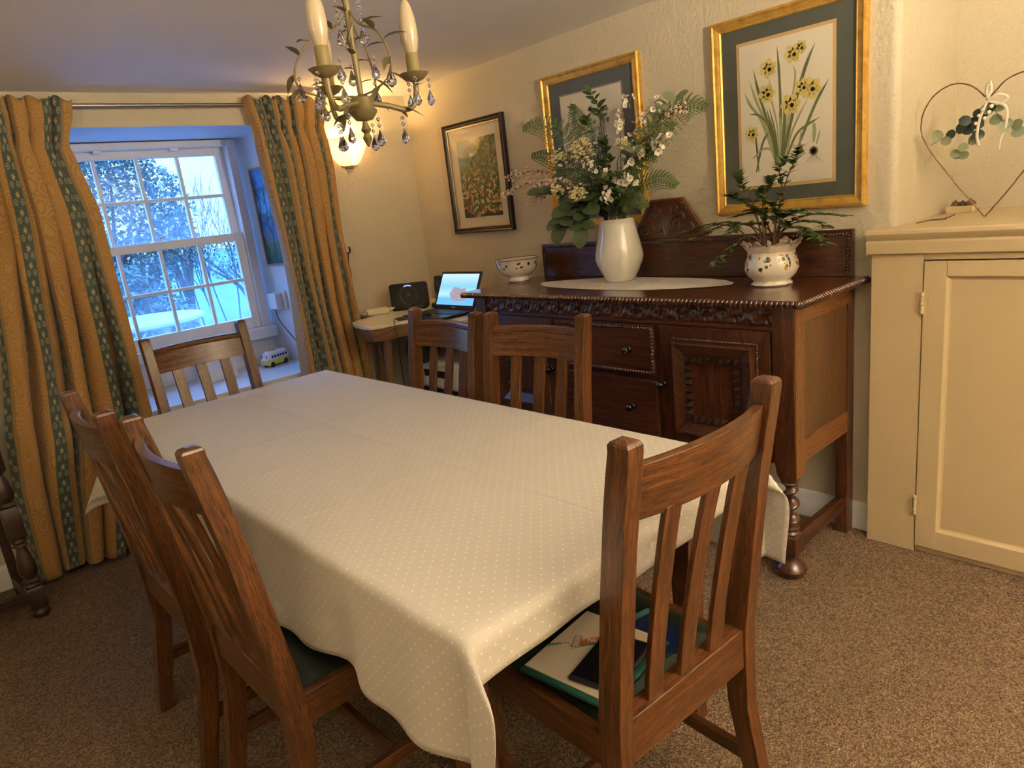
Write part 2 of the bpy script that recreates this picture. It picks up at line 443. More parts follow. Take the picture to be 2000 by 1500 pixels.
g.face([(OX0, YW, OZ1), (OX1, YW, OZ1), (IX1+.01, WY+.16, OZ1), (IX0-.01, WY+.16, OZ1)])
g.face([(OX0, YW, OZ0), (OX1, YW, OZ0), (IX1+.01, WY+.16, OZ0), (IX0-.01, WY+.16, OZ0)])
rect(IX0-.02, IX1+.02, OZ0, .80, WY+.03)
struct(g.build('wall_back', [WALL, REVEAL], smooth=0))
# window board
g = G(); g.prism([(OX0+.005, YW-.018), (OX1-.005, YW-.018), (OX1-.005, YW+.005), (IX1+.02, WY+.025), (IX0-.02, WY+.025), (OX0+.005, YW+.005)], .585, .612, lambda a, b, h: (a, b, h))
struct(g.build('trim_1', GLOSSW, bevel=.006))
# skirting
def skirt(name, p0, p1, nrm):
    g = G(); p0, p1, n = Vector(p0), Vector(p1), Vector(nrm); rings = []
    for p in (p0, p1):
        rings.append([p+n*a+Vector((0, 0, z)) for a, z in ((.001, .0), (.017, .0), (.017, .088), (.010, .105), (.001, .112))])
    g.loft(rings); struct(g.build(name, GLOSSW))
skirt('baseboard_right', (XR, .962, 0), (XR, YW, 0), (-1, 0, 0))
skirt('baseboard_back', (XL, YW, 0), (XR-.018, YW, 0), (0, -1, 0))
# ---- sash window
win = thing('window_1', 'white sash window with glazing bars in a deep reveal', 'window'); struct(win)
FX0, FX1, FZ0, FZ1 = .69, 1.735, .80, 1.925
g = G()
g.box((FX0, WY-.02, FZ0), (FX0+.05, WY+.12, FZ1)); g.box((FX1-.05, WY-.02, FZ0), (FX1, WY+.12, FZ1))
g.box((FX0+.05, WY-.02, FZ1-.035), (FX1-.05, WY+.12, FZ1)); g.box((FX0-.02, WY-.045, FZ0-.03), (FX1+.02, WY+.14, FZ0+.035))
g.build('outer_frame', GLOSSW, win, bevel=.004)
def sash(name, z0, z1, y, bot, top):
    g = G(); x0, x1 = FX0+.05, FX1-.05
    g.box((x0, y, z0), (x0+.05, y+.035, z1)); g.box((x1-.05, y, z0), (x1, y+.035, z1))
    g.box((x0+.05, y, z0), (x1-.05, y+.035, z0+bot)); g.box((x0+.05, y, z1-top), (x1-.05, y+.035, z1))
    s = g.build(name, GLOSSW, win, bevel=.003)
    gx0, gx1, gz0, gz1 = x0+.05, x1-.05, z0+bot, z1-top
    for k in range(1, 4):
        x = gx0+(gx1-gx0)*k/4
        g = G(); g.box((x-.009, y+.004, gz0), (x+.009, y+.031, gz1)); g.build('glazing_bar', GLOSSW, s, bevel=.003)
    zm = (gz0+gz1)/2
    g = G(); g.box((gx0, y+.005, zm-.009), (gx1, y+.030, zm+.009)); g.build('glazing_bar', GLOSSW, s, bevel=.003)
    g = G(); g.face([(gx0, y+.018, gz0), (gx1, y+.018, gz0), (gx1, y+.018, gz1), (gx0, y+.018, gz1)], [(0, 0), (1, 0), (1, 1), (0, 1)])
    g.build('pane', WINGLASS, s, smooth=0); return s
sash('upper_sash', 1.36, 1.89, WY+.05, .042, .042)
sash('lower_sash', .836, 1.405, WY+.008, .068, .046)
for x in (1.02, 1.40):
    g = G(); g.box((x-.02, WY-.012, 1.875), (x+.02, WY+.008, 1.902)); g.build('blind_bracket', WPL, win, bevel=.003)
g = G(); g.tube([(1.22, WY+.0, 1.408), (1.22, WY+.0, 1.425), (1.25, WY-.005, 1.43)], .006); g.build('sash_catch', WPL, win)

# ================================================================== OUTSIDE
t = NT('misty_lawn'); t.bsdf(t.mix(t.noise(t.obj(), 3, 4), (.10, .22, .27), (.07, .17, .22)), .9)
g = G(); g.face([(-30, 4.6, -.25), (60, 4.6, -.25), (60, 90, -.25), (-30, 90, -.25)]); struct(g.build('ground', t.mat, smooth=0))
LG = [mk_leaf('evergreen_leaf', (.020, .055, .045), (.055, .125, .105)), mk_leaf('evergreen_leaf_pale', (.06, .13, .11), (.13, .23, .19)), mk_leaf('russet_leaf', (.30, .17, .06), (.45, .28, .12))]
def bush(name, label, c, rad, nleaf, seed, mats=(0, 0, 1), size=.07, cat='tree', trunk=True):
    r = random.Random(seed); root = thing(name, label, cat, (c[0], c[1], -.25)); g = G()
    cz = c[2]+.25
    for i in range(nleaf):
        while True:
            v = Vector((r.uniform(-1, 1), r.uniform(-1, 1), r.uniform(-1, 1)))
            if .45 < v.length < 1+.25*math.sin(5*v.x+seed)*math.cos(4*v.z): break
        p = Vector((v.x*rad[0], v.y*rad[1], cz+v.z*rad[2]))
        if p.z < .02: continue
        g.mi = r.choice(mats)
        d = Vector((r.uniform(-1, 1), r.uniform(-1, 1), r.uniform(-.8, .8)))
        g.leaf(p, d, (r.uniform(-.5, .5), r.uniform(-.5, .5), 1), size*r.uniform(.7, 1.3), size*.5, .2, nseg=2)
    g.build('foliage', LG, root, smooth=0)
    g = G()
    for k in range(7):
        a = 2*PI*k/7; g.tube(curve([(0, 0, 0), (.1*rad[0]*math.cos(a), .1*rad[1]*math.sin(a), cz*.5), (.55*rad[0]*math.cos(a), .55*rad[1]*math.sin(a), cz+.45*rad[2]*math.sin(k*2.1))], 5), [.05-.0035*i for i in range(11)], 5)
    g.build('branches', plain('bark', (.05, .04, .035), .9), root)
    return root
bush('evergreen_tree', 'big dark evergreen tree filling the left of the window view', (2.19, 9.8, 1.80), (1.05, .68, 1.2), 10000, 3, size=.085)
bush('evergreen_shrub', 'dark clipped evergreen shrub below the tree, behind the garden table', (1.94, 8.25, .40), (.70, .45, .82), 7000, 5, (0, 0, 0, 1), size=.08)
bush('russet_shrub', 'small shrub with russet leaves at the right of the evergreen tree', (3.45, 11.0, 1.31), (.36, .30, .30), 1100, 9, (2, 1, 1, 0), cat='shrub')
bush('pale_hedge', 'pale frosty hedge along the far edge of the garden', (5.5, 13.9, 1.0), (1.8, .4, .42), 3200, 11, (1, 1, 1, 0), cat='hedge')
root = thing('bare_tree', 'bare twiggy tree at the right of the window view', 'tree', (4.40, 12.6, -.25)); g = G(); r = random.Random(4)
def branch(p, d, L, rad, dep):
    q = p+d*L; g.tube([p, (p+q)/2+Vector((r.uniform(-.03, .03), 0, 0)), q], [rad, rad*.8, rad*.6], 4)
    if dep:
        for k in range(3):
            nd = (d+Vector((r.uniform(-.6, .6), r.uniform(-.3, .3), r.uniform(-.1, .5)))).normalized()
            branch(p+d*L*r.uniform(.5, 1), nd, L*r.uniform(.55, .8), rad*.6, dep-1)
for k in range(6): branch(Vector((-.5+.2*k, 0, 0)), Vector((r.uniform(-.2, .2), 0, 1)).normalized(), 1.1, .016, 4)
g.build('twigs', plain('bark', (.05, .04, .035), .9), root)
root = thing('garden_table', 'white garden table with an oval top outside the window', 'table', (1.70, 7.05, -.25)); g = G()
WG = plain('white_garden_paint', (.40, .50, .54), .5)
g.lathe([(.001, .93), (.7, .93), (.73, .945), (.73, .97), (.70, .985), (.001, .985)], 40, mod=None, M=Matrix.Diagonal((.80, .75, 1)))
g.build('table_top', WG, root)
for sx_ in (-1, 1):
    for sy in (-1, 1):
        g = G(); g.bar((sx_*.38, sy*.28, 0), (sx_*.28, sy*.2, .93), .05, .05); g.build('leg', WG, root)
root = thing('spiky_plant', 'spiky strap-leaved plant under the white garden table', 'plant', (1.42, 6.1, -.25)); g = G()
for k in range(60):
    a = r.uniform(0, 2*PI); g.mi = r.choice((0, 1, 1, 2))
    g.leaf((r.uniform(-.25, .25), r.uniform(-.2, .2), 0), (math.cos(a)*.6, math.sin(a)*.6, r.uniform(.5, 1.2)), (0, 0, 1), r.uniform(.4, .62), .045, .3, 'strap')
g.build('leaves', LG, root)

# ================================================================== CURTAINS
rod = thing('curtain_rod', 'slim dark metal curtain rod above the window', 'curtain rod')
g = G(); g.tube([(.30, 3.605, 2.008), (2.06, 3.605, 2.02)], .0095, 10); g.build('pole', STEEL, rod)
for x, z in ((.34, 2.008), (2.02, 2.02)):
    g = G(); g.tube([(x, 3.605, z), (x, 3.664, z)], .006, 8); g.build('bracket', STEEL, rod)
def lin(tab, v):
    for (a, x), (b, y) in zip(tab, tab[1:]):
        if v <= b: return x+(y-x)*(v-a)/(b-a)
    return tab[-1][1]
def curtain(name, label, xl, xr, yc, amp, zt, zb, nf, wid, ph, u0, hem=None):
    g = G(); NV, NU = 70, 240; P = []
    for i in range(NV+1):
        v = i/NV; z = zt+(zb-zt)*v; row = []
        a0, a1, y0, am = lin(xl, z), lin(xr, z), lin(yc, z), lin(amp, z)
        for j in range(NU+1):
            u = j/NU
            w = 2*PI*nf*u+ph
            w += .55*math.sin(2*PI*1.7*u+ph*3)+.35*math.sin(2*PI*3.1*u+ph)+.25*v*math.sin(2*PI*2.3*u+1)
            s = math.sin(w+.35*math.sin(2*w)); s = math.copysign(abs(s)**.75, s)
            k = .72+.28*math.sin(3.1*u*2*PI+ph*2)
            pin = math.exp(-((z-(zt-.155))/.045)**2)
            x = a0+(a1-a0)*u+.018*math.cos(w)*(1-v*.2)*(1-pin*.6)+.006*math.sin(5*z+w)
            y = y0+am*k*s*(1-.45*pin)+.012*math.sin(3.7*z+7*u)*min(1, v*2)
            zz = z+(.012*math.sin(w*2+1) if i == 0 else 0)+(.02*math.sin(4*u) if i == NV else 0)
            row.append((x, y, zz))
        P.append(row)
    g.grid(P, lambda i, j: (u0+wid*j/NU, (zt-zb)*i/NV))
    o = g.build(name, CURT, smooth=1.2); tag(o, label, 'curtain', 'window curtains')
    so = o.modifiers.new('thickness', 'SOLIDIFY'); so.thickness = .003; return o
# z ascending tables
curtain('curtain', 'long gold and green striped curtain left of the window, reaching the carpet',
        [(.0, .235), (.45, .245), (.7, .27), (1.0, .33), (1.46, .40), (1.87, .44), (2.05, .42)],
        [(.0, .62), (.3, .70), (.63, .80), (1.1, .812), (1.57, .803), (1.72, .775), (1.835, .757), (1.97, .80), (2.05, .815)],
        [(0, 3.555), (.6, 3.545), (1.2, 3.565), (2.05, 3.575)], [(0, .062), (1.0, .055), (1.85, .034), (2.05, .03)], 2.035, .012, 4.6, 1.66, 2.3, .03)
curtain('curtain', 'gold and green striped curtain right of the window, beside the lit wall light',
        [(0, 1.64), (.64, 1.615), (1.39, 1.632), (1.68, 1.622), (1.89, 1.613), (2.05, 1.585)],
        [(0, 2.02), (.56, 1.985), (.93, 1.965), (1.35, 1.972), (1.68, 1.995), (1.9, 1.985), (2.05, 2.025)],
        [(0, 3.53), (.7, 3.53), (1.2, 3.55), (2.05, 3.575)], [(0, .055), (1.0, .048), (1.85, .034), (2.05, .03)], 2.045, .012, 5.6, 1.62, .6, .10)
hk = thing('tieback_hook', 'small dark tieback hook with cord on wall right of curtain', 'hook', (2.045, 3.66, 1.22))
g = G(); g.tube(curve([(0, .004, 0), (0, -.04, 0), (0, -.06, .015), (0, -.055, .035)], 4), .005); g.build('hook', BLK, hk)
g = G(); g.tube(curve([(-.004, -.045, .004), (-.012, -.04, -.06), (-.006, -.035, -.12), (-.014, -.035, -.18)], 5), .004)
g.lathe([(.002, -.20), (.008, -.19), (.008, -.175), (.003, -.165)], 8, (-.014, -.035, 0)); g.build('cord', plain('brown_cord', (.10, .045, .03), .8), hk)

# ================================================================== DINING TABLE + CLOTH
TX0, TX1, TY0, TY1, TZ = .522, 1.425, .773, 2.90, .752
tb = thing('dining_table', 'long oak dining table hidden under the beige dotted cloth', 'table', ((TX0+TX1)/2, (TY0+TY1)/2, 0))
hx, hy = (TX1-TX0)/2-.004, (TY1-TY0)/2-.004
g = G(); g.box((-hx, -hy, TZ-.03), (hx, hy, TZ-.003)); g.build('table_top', OAK, tb, bevel=.006)
g = G()
for s in (-1, 1):
    g.box((s*(hx-.06)-.011, -hy+.08, TZ-.12), (s*(hx-.06)+.011, hy-.08, TZ-.031)); g.box((-hx+.07, s*(hy-.07)-.011, TZ-.12), (hx-.07, s*(hy-.07)+.011, TZ-.031))
g.build('apron', OAK, tb)
for sx_ in (-1, 1):
    for sy in (-1, 1):
        g = G(); g.bar((sx_*(hx-.09), sy*(hy-.16), 0), (sx_*(hx-.09), sy*(hy-.16), TZ-.031), .05, .05, w1=.065, d1=.065); g.build('leg', OAK, tb, bevel=.004)
def cloth():
    oxl, oxr, oyn, oyf = .238, .262, .062, .272; R = .012; st = .0125
    x0, x1, y0, y1 = TX0+R, TX1-R, TY0+R, TY1-R
    def axis(a, b, oa, ob):
        L = []; v = a-oa
        n = round((b+ob-v)/st); return [v+(b+ob-v)*i/n for i in range(n+1)]
    S = axis(x0, x1, oxl+R*1.57, oxr+R*1.57); T = axis(y0, y1, oyn+R*1.57, oyf+R*1.57)
    def drape(r):
        if r < R*PI/2: return R*math.sin(r/R), R*(1-math.cos(r/R))
        return R, R+(r-R*PI/2)
    P = []
    for t in T:
        row = []
        for s in S:
            cx = min(max(s, x0), x1); cy = min(max(t, y0), y1); dx, dy = s-cx, t-cy
            r = math.hypot(dx, dy); z = TZ+.0035
            if r < 1e-9:
                # faint wrinkles, one ridge
                u = ((s-.69)*.93+(t-1.83)*.36); w = (-(s-.69)*.36+(t-1.83)*.93)
                z += .006*math.exp(-(w/.012)**2-(u/.075)**2)+.0012*math.sin(9*s+3*math.sin(4*t))*math.sin(7*t)
                row.append((s, t, z)); continue
            o, d = drape(r); nx, ny = dx/r, dy/r; dd = max(0, r-R*PI/2)
            if dx and dy:
                th = math.atan2(abs(dy), abs(dx)); w = math.sin(2*th)**2
                ex = (.55 if t < y0 else .46)*dd*w
                d = R+math.sqrt(max(dd*dd-ex*ex, 0)) if dd > 0 else d
                gx, gy = ((-.12, 1.0) if dx < 0 else (.12, .95)) if t < y0 else (.75, .65)
                px = cx+nx*o+math.copysign(gx, dx)*ex; py = cy+ny*o+math.copysign(gy, dy)*ex
                # cloth beyond the short end turns round the corner
                fl = .02*dd/.24
                px += nx*fl; py += ny*fl
            else:
                along = t if dx else s
                rip = .016*(dd/.24)*(math.sin(along*13+1.2)+.6*math.sin(along*29+.4))+.05*dd
                if dx > 0 or dy > 0: rip *= .12
                px, py = cx+nx*(o+rip), cy+ny*(o+rip)
            row.append((px, py, z-d))
        P.append(row)
    g = G(); g.grid(P, lambda i, j: (S[j], T[i]))
    o = g.build('tablecloth', CLOTH, smooth=2.0); tag(o, 'beige cotton tablecloth with tiny white dots draped over the dining table', 'tablecloth')
    so = o.modifiers.new('thickness', 'SOLIDIFY'); so.thickness = .0012; so.offset = 1
cloth()

# ================================================================== CHAIRS
PROF = [(0, -.017, .019), (.15, .008, .054), (.30, .034, .083), (.42, .034, .088), (.50, .031, .083), (.63, .017, .066), (.72, .006, .056), (.84, -.008, .038), (.95, -.026, .021), (1.02, -.037, .006)]
def pf(z):
    for (z0, b0, f0), (z1, b1, f1) in zip(PROF, PROF[1:]):
        if z <= z1:
            k = (z-z0)/(z1-z0); return b0+(b1-b0)*k, f0+(f1-f0)*k
    return PROF[-1][1], PROF[-1][2]
SEATM = plain('dark_green_leather', (.012, .018, .011), .32)
def make_chair(label):
    c = thing('dining_chair', label, 'chair', group='oak slat-back dining chairs round the table'); HW = .212; PW = .036
    for s in (-1, 1):
        g = G(); rings = []
        xa = s*HW; xb = s*(HW-PW)
        zz = [0, .08, .15, .22, .30, .36, .42, .50, .58, .66, .75, .84, .92, .98, 1.02]
        for z in zz:
            b, f = pf(z); rings.append([(xa, b, z), (xb, b, z), (xb, f, z), (xa, f, z)])
        b, f = pf(1.02); k = .004
        xm = (xa+xb)/2; wx = abs(xa-xb)/2*.86
        rings.append([(xa, b, 1.031), (xb, b, 1.031), (xb, f, 1.031), (xa, f, 1.031)]); rings.append([(xm+s*wx, b+k, 1.037), (xm-s*wx, b+k, 1.037), (xm-s*wx, f-k, 1.037), (xm+s*wx, f-k, 1.037)])
        rings.append([(xm+s*wx*.4, b+.014, 1.0405), (xm-s*wx*.4, b+.014, 1.0405), (xm-s*wx*.4, f-.014, 1.0405), (xm+s*wx*.4, f-.014, 1.0405)])
        g.loft(rings); g.build('back_post', OAK, c, smooth=.3, bevel=.002)
    # bowed top rail with a moulded upper edge
    g = G(); rings = []
    for i in range(17):
        u = -1+2*i/16; x = u*(HW-PW+.004); bow = .030*(1-u*u)
        zt, zb = .990+.003*(1-u*u), .892
        bt, ft = pf(zt); bb, fb = pf(zb); m = .010
        yt0, yt1 = (bt+ft)/2-m-bow, (bt+ft)/2+m-bow; yb0, yb1 = (bb+fb)/2-m-bow, (bb+fb)/2+m-bow
        rings.append([(x, yb0, zb), (x, yb1, zb), (x, yt1-.0005, zt-.022), (x, yt1+.004, zt-.018), (x, yt1+.004, zt-.006), (x, yt1, zt), (x, yt0, zt)])
    g.loft(rings); g.build('top_rail', OAK, c, smooth=.5, bevel=.0015)
    # back seat rail
    b, f = pf(.45)
    g = G(); g.box((-HW+PW-.003, b+.006, .40), (HW-PW+.003, f-.008, .492)); g.build('back_rail', OAK, c, bevel=.003)
    for k in (-1, 0, 1):
        xt, xb_ = k*.098, k*.094; g = G(); rings = []
        for i in range(9):
            z = .485+(.90-.485)*i/8; b, f = pf(z); y = (b+f)/2-.004
            y -= .030*(1-(k*.53)**2)*max(0, (z-.5)/.4)**1.5 if z > .5 else 0
            x = xb_+(xt-xb_)*i/8; rings.append([(x-.021, y-.006, z), (x+.021, y-.006, z), (x+.021, y+.006, z), (x-.021, y+.006, z)])
        g.loft(rings); g.build('slat', OAK, c, bevel=.002)
    FY = .445; FW = .222
    for s in (-1, 1):
        g = G(); g.bar((s*(FW-.02), FY, 0), (s*(FW-.02), FY, .455), .034, .034, up=(0, 1, 0), w1=.04, d1=.04); g.build('front_leg', OAK, c, bevel=.003)
        b, f = pf(.43)
        g = G(); g.bar((s*(HW-PW/2), f-.004, .418), (s*(FW-.02), FY-.018, .418), .024, .072); g.build('side_rail', OAK, c, bevel=.003)
        b, f = pf(.17)
        g = G(); g.bar((s*(HW-PW/2), f-.004, .165), (s*(FW-.02), FY-.015, .165), .018, .034); g.build('side_stretcher', OAK, c, bevel=.002)
    g = G(); g.box((-FW+.04, FY-.012, .382), (FW-.04, FY+.012, .454)); g.build('front_rail', OAK, c, bevel=.003)
    g = G(); g.bar((-(HW-.03), .27, .165), (HW-.03, .27, .165), .018, .03); g.build('cross_stretcher', OAK, c, bevel=.002)
    b, f = pf(.46)
    g = G(); n = 16; P = []
    def inset(u, v, z, e):
        y0, y1 = f+.004+e, FY+.006-e
        y = y0+(y1-y0)*v; w = (HW-PW*.45-.012)+(FW-.015-HW+PW*.45)*v-e
        return ((2*u-1)*w, y, z)
    for i in range(n+1):
        row = []
        for j in range(n+1):
            u, v = j/n, i/n; e = min(u, 1-u, v, 1-v); row.append(inset(u, v, .455+.020*min(1, e/.12)**.5, .0))
        P.append(row)
    g.grid(P); g.grid([[inset(u, v, .446, .002) for u in (0, 1)] for v in (0, 1)])
    g.build('seat_pad', SEATM, c, smooth=1.0)
    return c
ch = make_chair('oak slat-back chair at near end of table, booklet lying on its seat')
GR = 'oak slat-back dining chairs round the table'
ch.location = (.956, .638, 0); ch.rotation_euler = (0, 0, math.radians(-3))
dup(ch, (.930, 3.005, 0), PI+math.radians(-.5), 'oak slat-back chair at far end of table in front of the window', GR)
dup(ch, (.360, 1.49, 0), -PI/2, 'oak slat-back chair on the left side of the table, nearest the camera', GR)
dup(ch, (.335, 2.005, 0), -PI/2, 'oak slat-back chair on the left side of the table, next to the long curtain', GR)
dup(ch, (1.522, 2.10, 0), PI/2-math.radians(1.5), 'oak slat-back chair right of table in front of the corner desk and laptop', GR)
dup(ch, (1.545, 1.634, 0), PI/2+math.radians(7), 'oak slat-back chair right of table in front of the sideboard drawers', GR)
# things on the near chair's seat
bk = thing('booklet', 'cream booklet on green folder with paint roller drawing and word NEW, on near chair', 'booklet', (.893, .865, .4765), math.radians(6))
g = G(); g.box((-.118, -.108, 0), (.118, .104, .007)); g.build('green_cover', plain('green_card', (.012, .06, .042), .35), bk, bevel=.002)
g = G(); g.box((-.105, -.088, .0072), (.116, .100, .0095)); g.build('page', plain('cream_card', (.62, .52, .38), .5), bk)
g = G(); rr = []
for i in range(13):
    x = -.005+.11*i/12; y = .018+.016*math.sin(PI*i/12*.8+.2); rr.append((x, y))
for k, (w0, w1, m) in enumerate(((-.014, -.008, 0), (-.008, .006, 1), (.006, .012, 2))):
    g.mi = m; g.grid([[(x, y+w0, .0098) for x, y in rr], [(x, y+w1, .0098) for x, y in rr]])
g.build('rainbow_stripe', [plain('print_green', (.02, .12, .06), .6), plain('print_red', (.30, .07, .03), .6), plain('print_orange', (.55, .17, .03), .6)], bk, smooth=0)
g = G(); g.tube([(-.075, .012, .0097), (-.045, .018, .0097)], .0028, 6); g.build('roller_handle', plain('print_green', (.02, .12, .06), .6), bk)
g = G(); g.tube(curve([(-.045, .018, .0098), (-.03, .022, .0098), (-.02, .004, .0098), (-.012, .006, .0098)], 4), .0007, 4)
g.tube([(-.022, .010, .0098), (-.018, .045, .0098), (-.003, .043, .0098), (-.007, .006, .0098), (-.022, .010, .0098)], .0008, 4)
for k in range(5): g.tube([(-.0215+.001*k, .013+.006*k, .0098), (-.006+.001*k, .010+.006*k, .0098)], .0005, 4)
g.build('roller_outline', plain('print_brown', (.08, .02, .015), .6), bk)
text_mesh('lettering', 'NEW', .017, plain('print_white', (.75, .62, .5), .6), Matrix.Translation((.030, .030, .0101)) @ Matrix.Rotation(math.radians(-4), 4, 'Z'), bk)
for ch_ in bk.children:
    if ch_.name.split('.')[0] in ('rainbow_stripe', 'roller_handle', 'roller_outline', 'lettering'): ch_.rotation_euler = (0, 0, math.radians(-60)); ch_.location = (-.004, .030, 0); ch_.scale = (1, 1, 1)
ph = thing('phone', 'dark phone in a black case lying on the booklet, on near chair', 'phone', (.890, .817, .4865), math.radians(12))
g = G(); g.box((-.083, -.053, 0), (.083, .053, .010)); g.build('case', BLK, ph, bevel=.006, seg=3)
g = G(); g.box((-.076, -.046, .0101), (.076, .046, .0108)); g.build('screen', BLKG, ph)
for k in range(4):
    g = G(); g.box((.02+.016*k, .0532, .004), (.030+.016*k, .0542, .006)); g.build('side_button', STEEL, ph)
cd = thing('card', 'teal and navy card beside the phone, on near chair', 'card', (1.035, .815, .4762), math.radians(-12))
g = G(); g.box((-.05, -.07, 0), (.045, .06, .004)); g.build('navy_part', plain('navy_card', (.008, .014, .05), .3), cd)
g = G(); g.box((-.05, .0605, 0), (.045, .078, .004)); g.build('teal_band', plain('teal_card', (.05, .16, .15), .4), cd)

# ================================================================== SIDEBOARD
sb = thing('sideboard', 'dark carved oak sideboard with barley-twist legs against the picture wall', 'sideboard', (2.075, 1.83, 0))
# local axes: x into the wall (0 = top's front edge), y along it (-.845 .. .85)
Y0, Y1 = -.845, .85; DB = .53
DARKW = plain('dark_stained_wood', (.022, .009, .006), .3, Coat_Weight=.4)
g = G(); g.box((0.004, Y0+.004, .982), (DB, Y1-.004, 1.0)); g.build('top', OAKTOP, sb, bevel=.004)
# fluted edge under the top
g = G()
def flute(p0, p1, out):
    p0, p1, out = Vector(p0), Vector(p1), Vector(out); L = (p1-p0).length; n = int(L/.0175); rings = []
    for i in range(n*6+1):
        t = i/(n*6); h = abs(math.sin(PI*t*n))**.6
        p = p0.lerp(p1, t); rings.append([p+Vector((0, 0, .0)), p+out*(.001+.011*h)+Vector((0, 0, .003)), p+out*(.001+.015*h)+Vector((0, 0, .017)), p+out*.004+Vector((0, 0, .024))])
    g.loft(rings, closed=False, caps=False)
flute((.008, Y0+.004, .974), (.008, Y1-.004, .974), (-1, 0, 0)); flute((.004, Y0+.008, .974), (DB, Y0+.008, .974), (0, -1, 0)); flute((.004, Y1-.008, .974), (DB, Y1-.008, .974), (0, 1, 0))
g.box((.008, Y0+.008, .974), (DB, Y1-.008, .982)); g.build('fluted_edge', OAKD, sb, smooth=.9)
BX, BY0, BY1 = .035, -.80, .775      # body front plane and ends
BZ = .425
g = G(); g.box((BX+.012, BY0+.02, BZ), (DB-.01, BY1-.02, .974)); g.build('carcass', OAKD, sb)
# corner posts: flat outside, chamfered to the foot of the block
def front_post(s):
    y = BY0+.032 if s < 0 else BY1-.032
    g = G(); w = .036
    def r(z, a, ch): 
        return [(BX+.032+px*a, y+py*a, z) for px, py in ((-1, -1+ch), (-1+ch, -1), (1-ch, -1), (1, -1+ch), (1, 1-ch), (1-ch, 1), (-1+ch, 1), (-1, 1-ch))]
    g.loft([r(.974, w, .02), r(.44, w, .02), r(.39, w*.95, .25), r(.362, w*.72, .5)]); p = g.build('front_leg', OAKD, sb, smooth=.5)
    cx, cy = BX+.032, y
    prof = [(.024, .366), (.030, .358), (.024, .350)]
    g = G(); g.lathe(prof, 16, (cx, cy, 0)); 
    rings = []; nz = 46; za, zb = .350, .195
    for i in range(nz+1):
        t = i/nz; z = za+(zb-za)*t; tw = t*2*PI*2.6*s; e = min(1, t*8, (1-t)*8); ring = []
        for j in range(16):
            a = 2*PI*j/16; off = .011*e
            rr = .021
            ring.append((cx+off*math.cos(tw)+rr*math.cos(a), cy+off*math.sin(tw)+rr*math.sin(a), z))
        rings.append(ring)
    g.loft(rings); g.lathe([(.022, .196), (.032, .188), (.026, .178), (.033, .170), (.024, .162)], 18, (cx, cy, 0))
    g.build('barley_twist', OAKD, p, smooth=1.0)
    g = G(); k = .033; g.loft([[(cx+px*a, cy+py*a, z) for px, py in ((-1, -1), (1, -1), (1, 1), (-1, 1))] for z, a in ((.165, k*.8), (.158, k), (.095, k), (.084, k*.8))])
    g.lathe([(.020, .086), (.026, .078), (.020, .070), (.030, .064), (.049, .046), (.056, .030), (.050, .012), (.036, 0)], 22, (cx, cy, 0))
    g.build('bun_foot', OAKD, p, smooth=.7)
    return p
front_post(-1); front_post(1)
for s in (-1, 1):
    y = BY0 if s < 0 else BY1-.045
    g = G(); g.box((DB-.07, y, 0), (DB-.015, y+.045, .974)); g.build('rear_leg', OAKD, sb, bevel=.003)
    # end frame: rails and a flat panel, lighter oak
    ye = BY0-.002 if s < 0 else BY1-.008
    g = G(); g.box((BX+.07, ye+.001, .912), (DB-.07, ye+.022, .972)); g.box((BX+.07, ye+.001, .425), (DB-.07, ye+.022, .505))
    yo = BY0-.0062 if s < 0 else BY1+.0042; g.box((BX+.004, yo, .385), (BX+.067, yo+.002, .972)); g.build('end_frame', OAKW, sb, bevel=.003)
    g = G(); g.box((BX+.068, ye+.008, .505), (DB-.07, ye+.016, .912)); g.build('end_panel', OAKP, sb)
    # low side stretcher
    yc = BY0+.032 if s < 0 else BY1-.032
    g = G(); rings = []
    for x in (BX+.062, DB-.068):
        rings.append([(x, yc-.024, .098), (x, yc+.024, .098), (x, yc+.024, .132), (x, yc+.012, .146), (x, yc-.012, .146), (x, yc-.024, .132)])
    g.loft(rings); g.build('stretcher', OAKD, sb)
g = G(); g.box((BX+.012, BY0+.064, .10), (BX+.052, BY1-.064, .142)); g.build('stretcher', OAKD, sb, bevel=.004)
# carved frieze
g = G(); NY, NZ = 420, 12; P = []
for i in range(NZ+1):
    z = .908+.062*i/NZ; row = []
    for j in range(NY+1):
        y = BY0+.068+(BY1-BY0-.136)*j/NY; ph_ = y/.058; a = (ph_ % 1)-.5; b = i/NZ-.5
        h = .5+.5*math.sin(20*math.hypot(a, b*.8)+2*math.atan2(b, a)+PI*int(ph_)); e = min(1, 8*min(i/NZ, 1-i/NZ))
        row.append((BX+.010-(.0045)*h*e-.003*e*math.sin(61*y)*math.sin(9*b), y, z))
    P.append(row)
g.grid(P, lambda i, j: (j*.004, i*.006)); g.build('carved_frieze', OAKD, sb, smooth=1.0)
g = G(); g.box((BX+.004, BY0+.066, .894), (BX+.014, BY1-.066, .907)); g.build('moulding', OAKD, sb, bevel=.003)
def knob(parent, y, z, x=BX-.004):
    g = G(); M = Matrix.Rotation(-PI/2, 4, 'Y')
    g.lathe([(.013, 0), (.013, .004), (.008, .008), (.007, .016), (.014, .022), (.0165, .029), (.014, .036), (.006, .041), (.001, .042)], 16, (x, y, z), M)
    return g.build('knob', BLKG, parent, smooth=.8)
def beads(g, p0, p1, x, r=.006):
    p0, p1 = Vector((x, p0[0], p0[1])), Vector((x, p1[0], p1[1])); L = (p1-p0).length; n = max(2, int(L/(r*1.9)))
    for i in range(n):
        p = p0.lerp(p1, (i+.5)/n); g.sphere(p, r, 6, 4, (1, 1, 1))
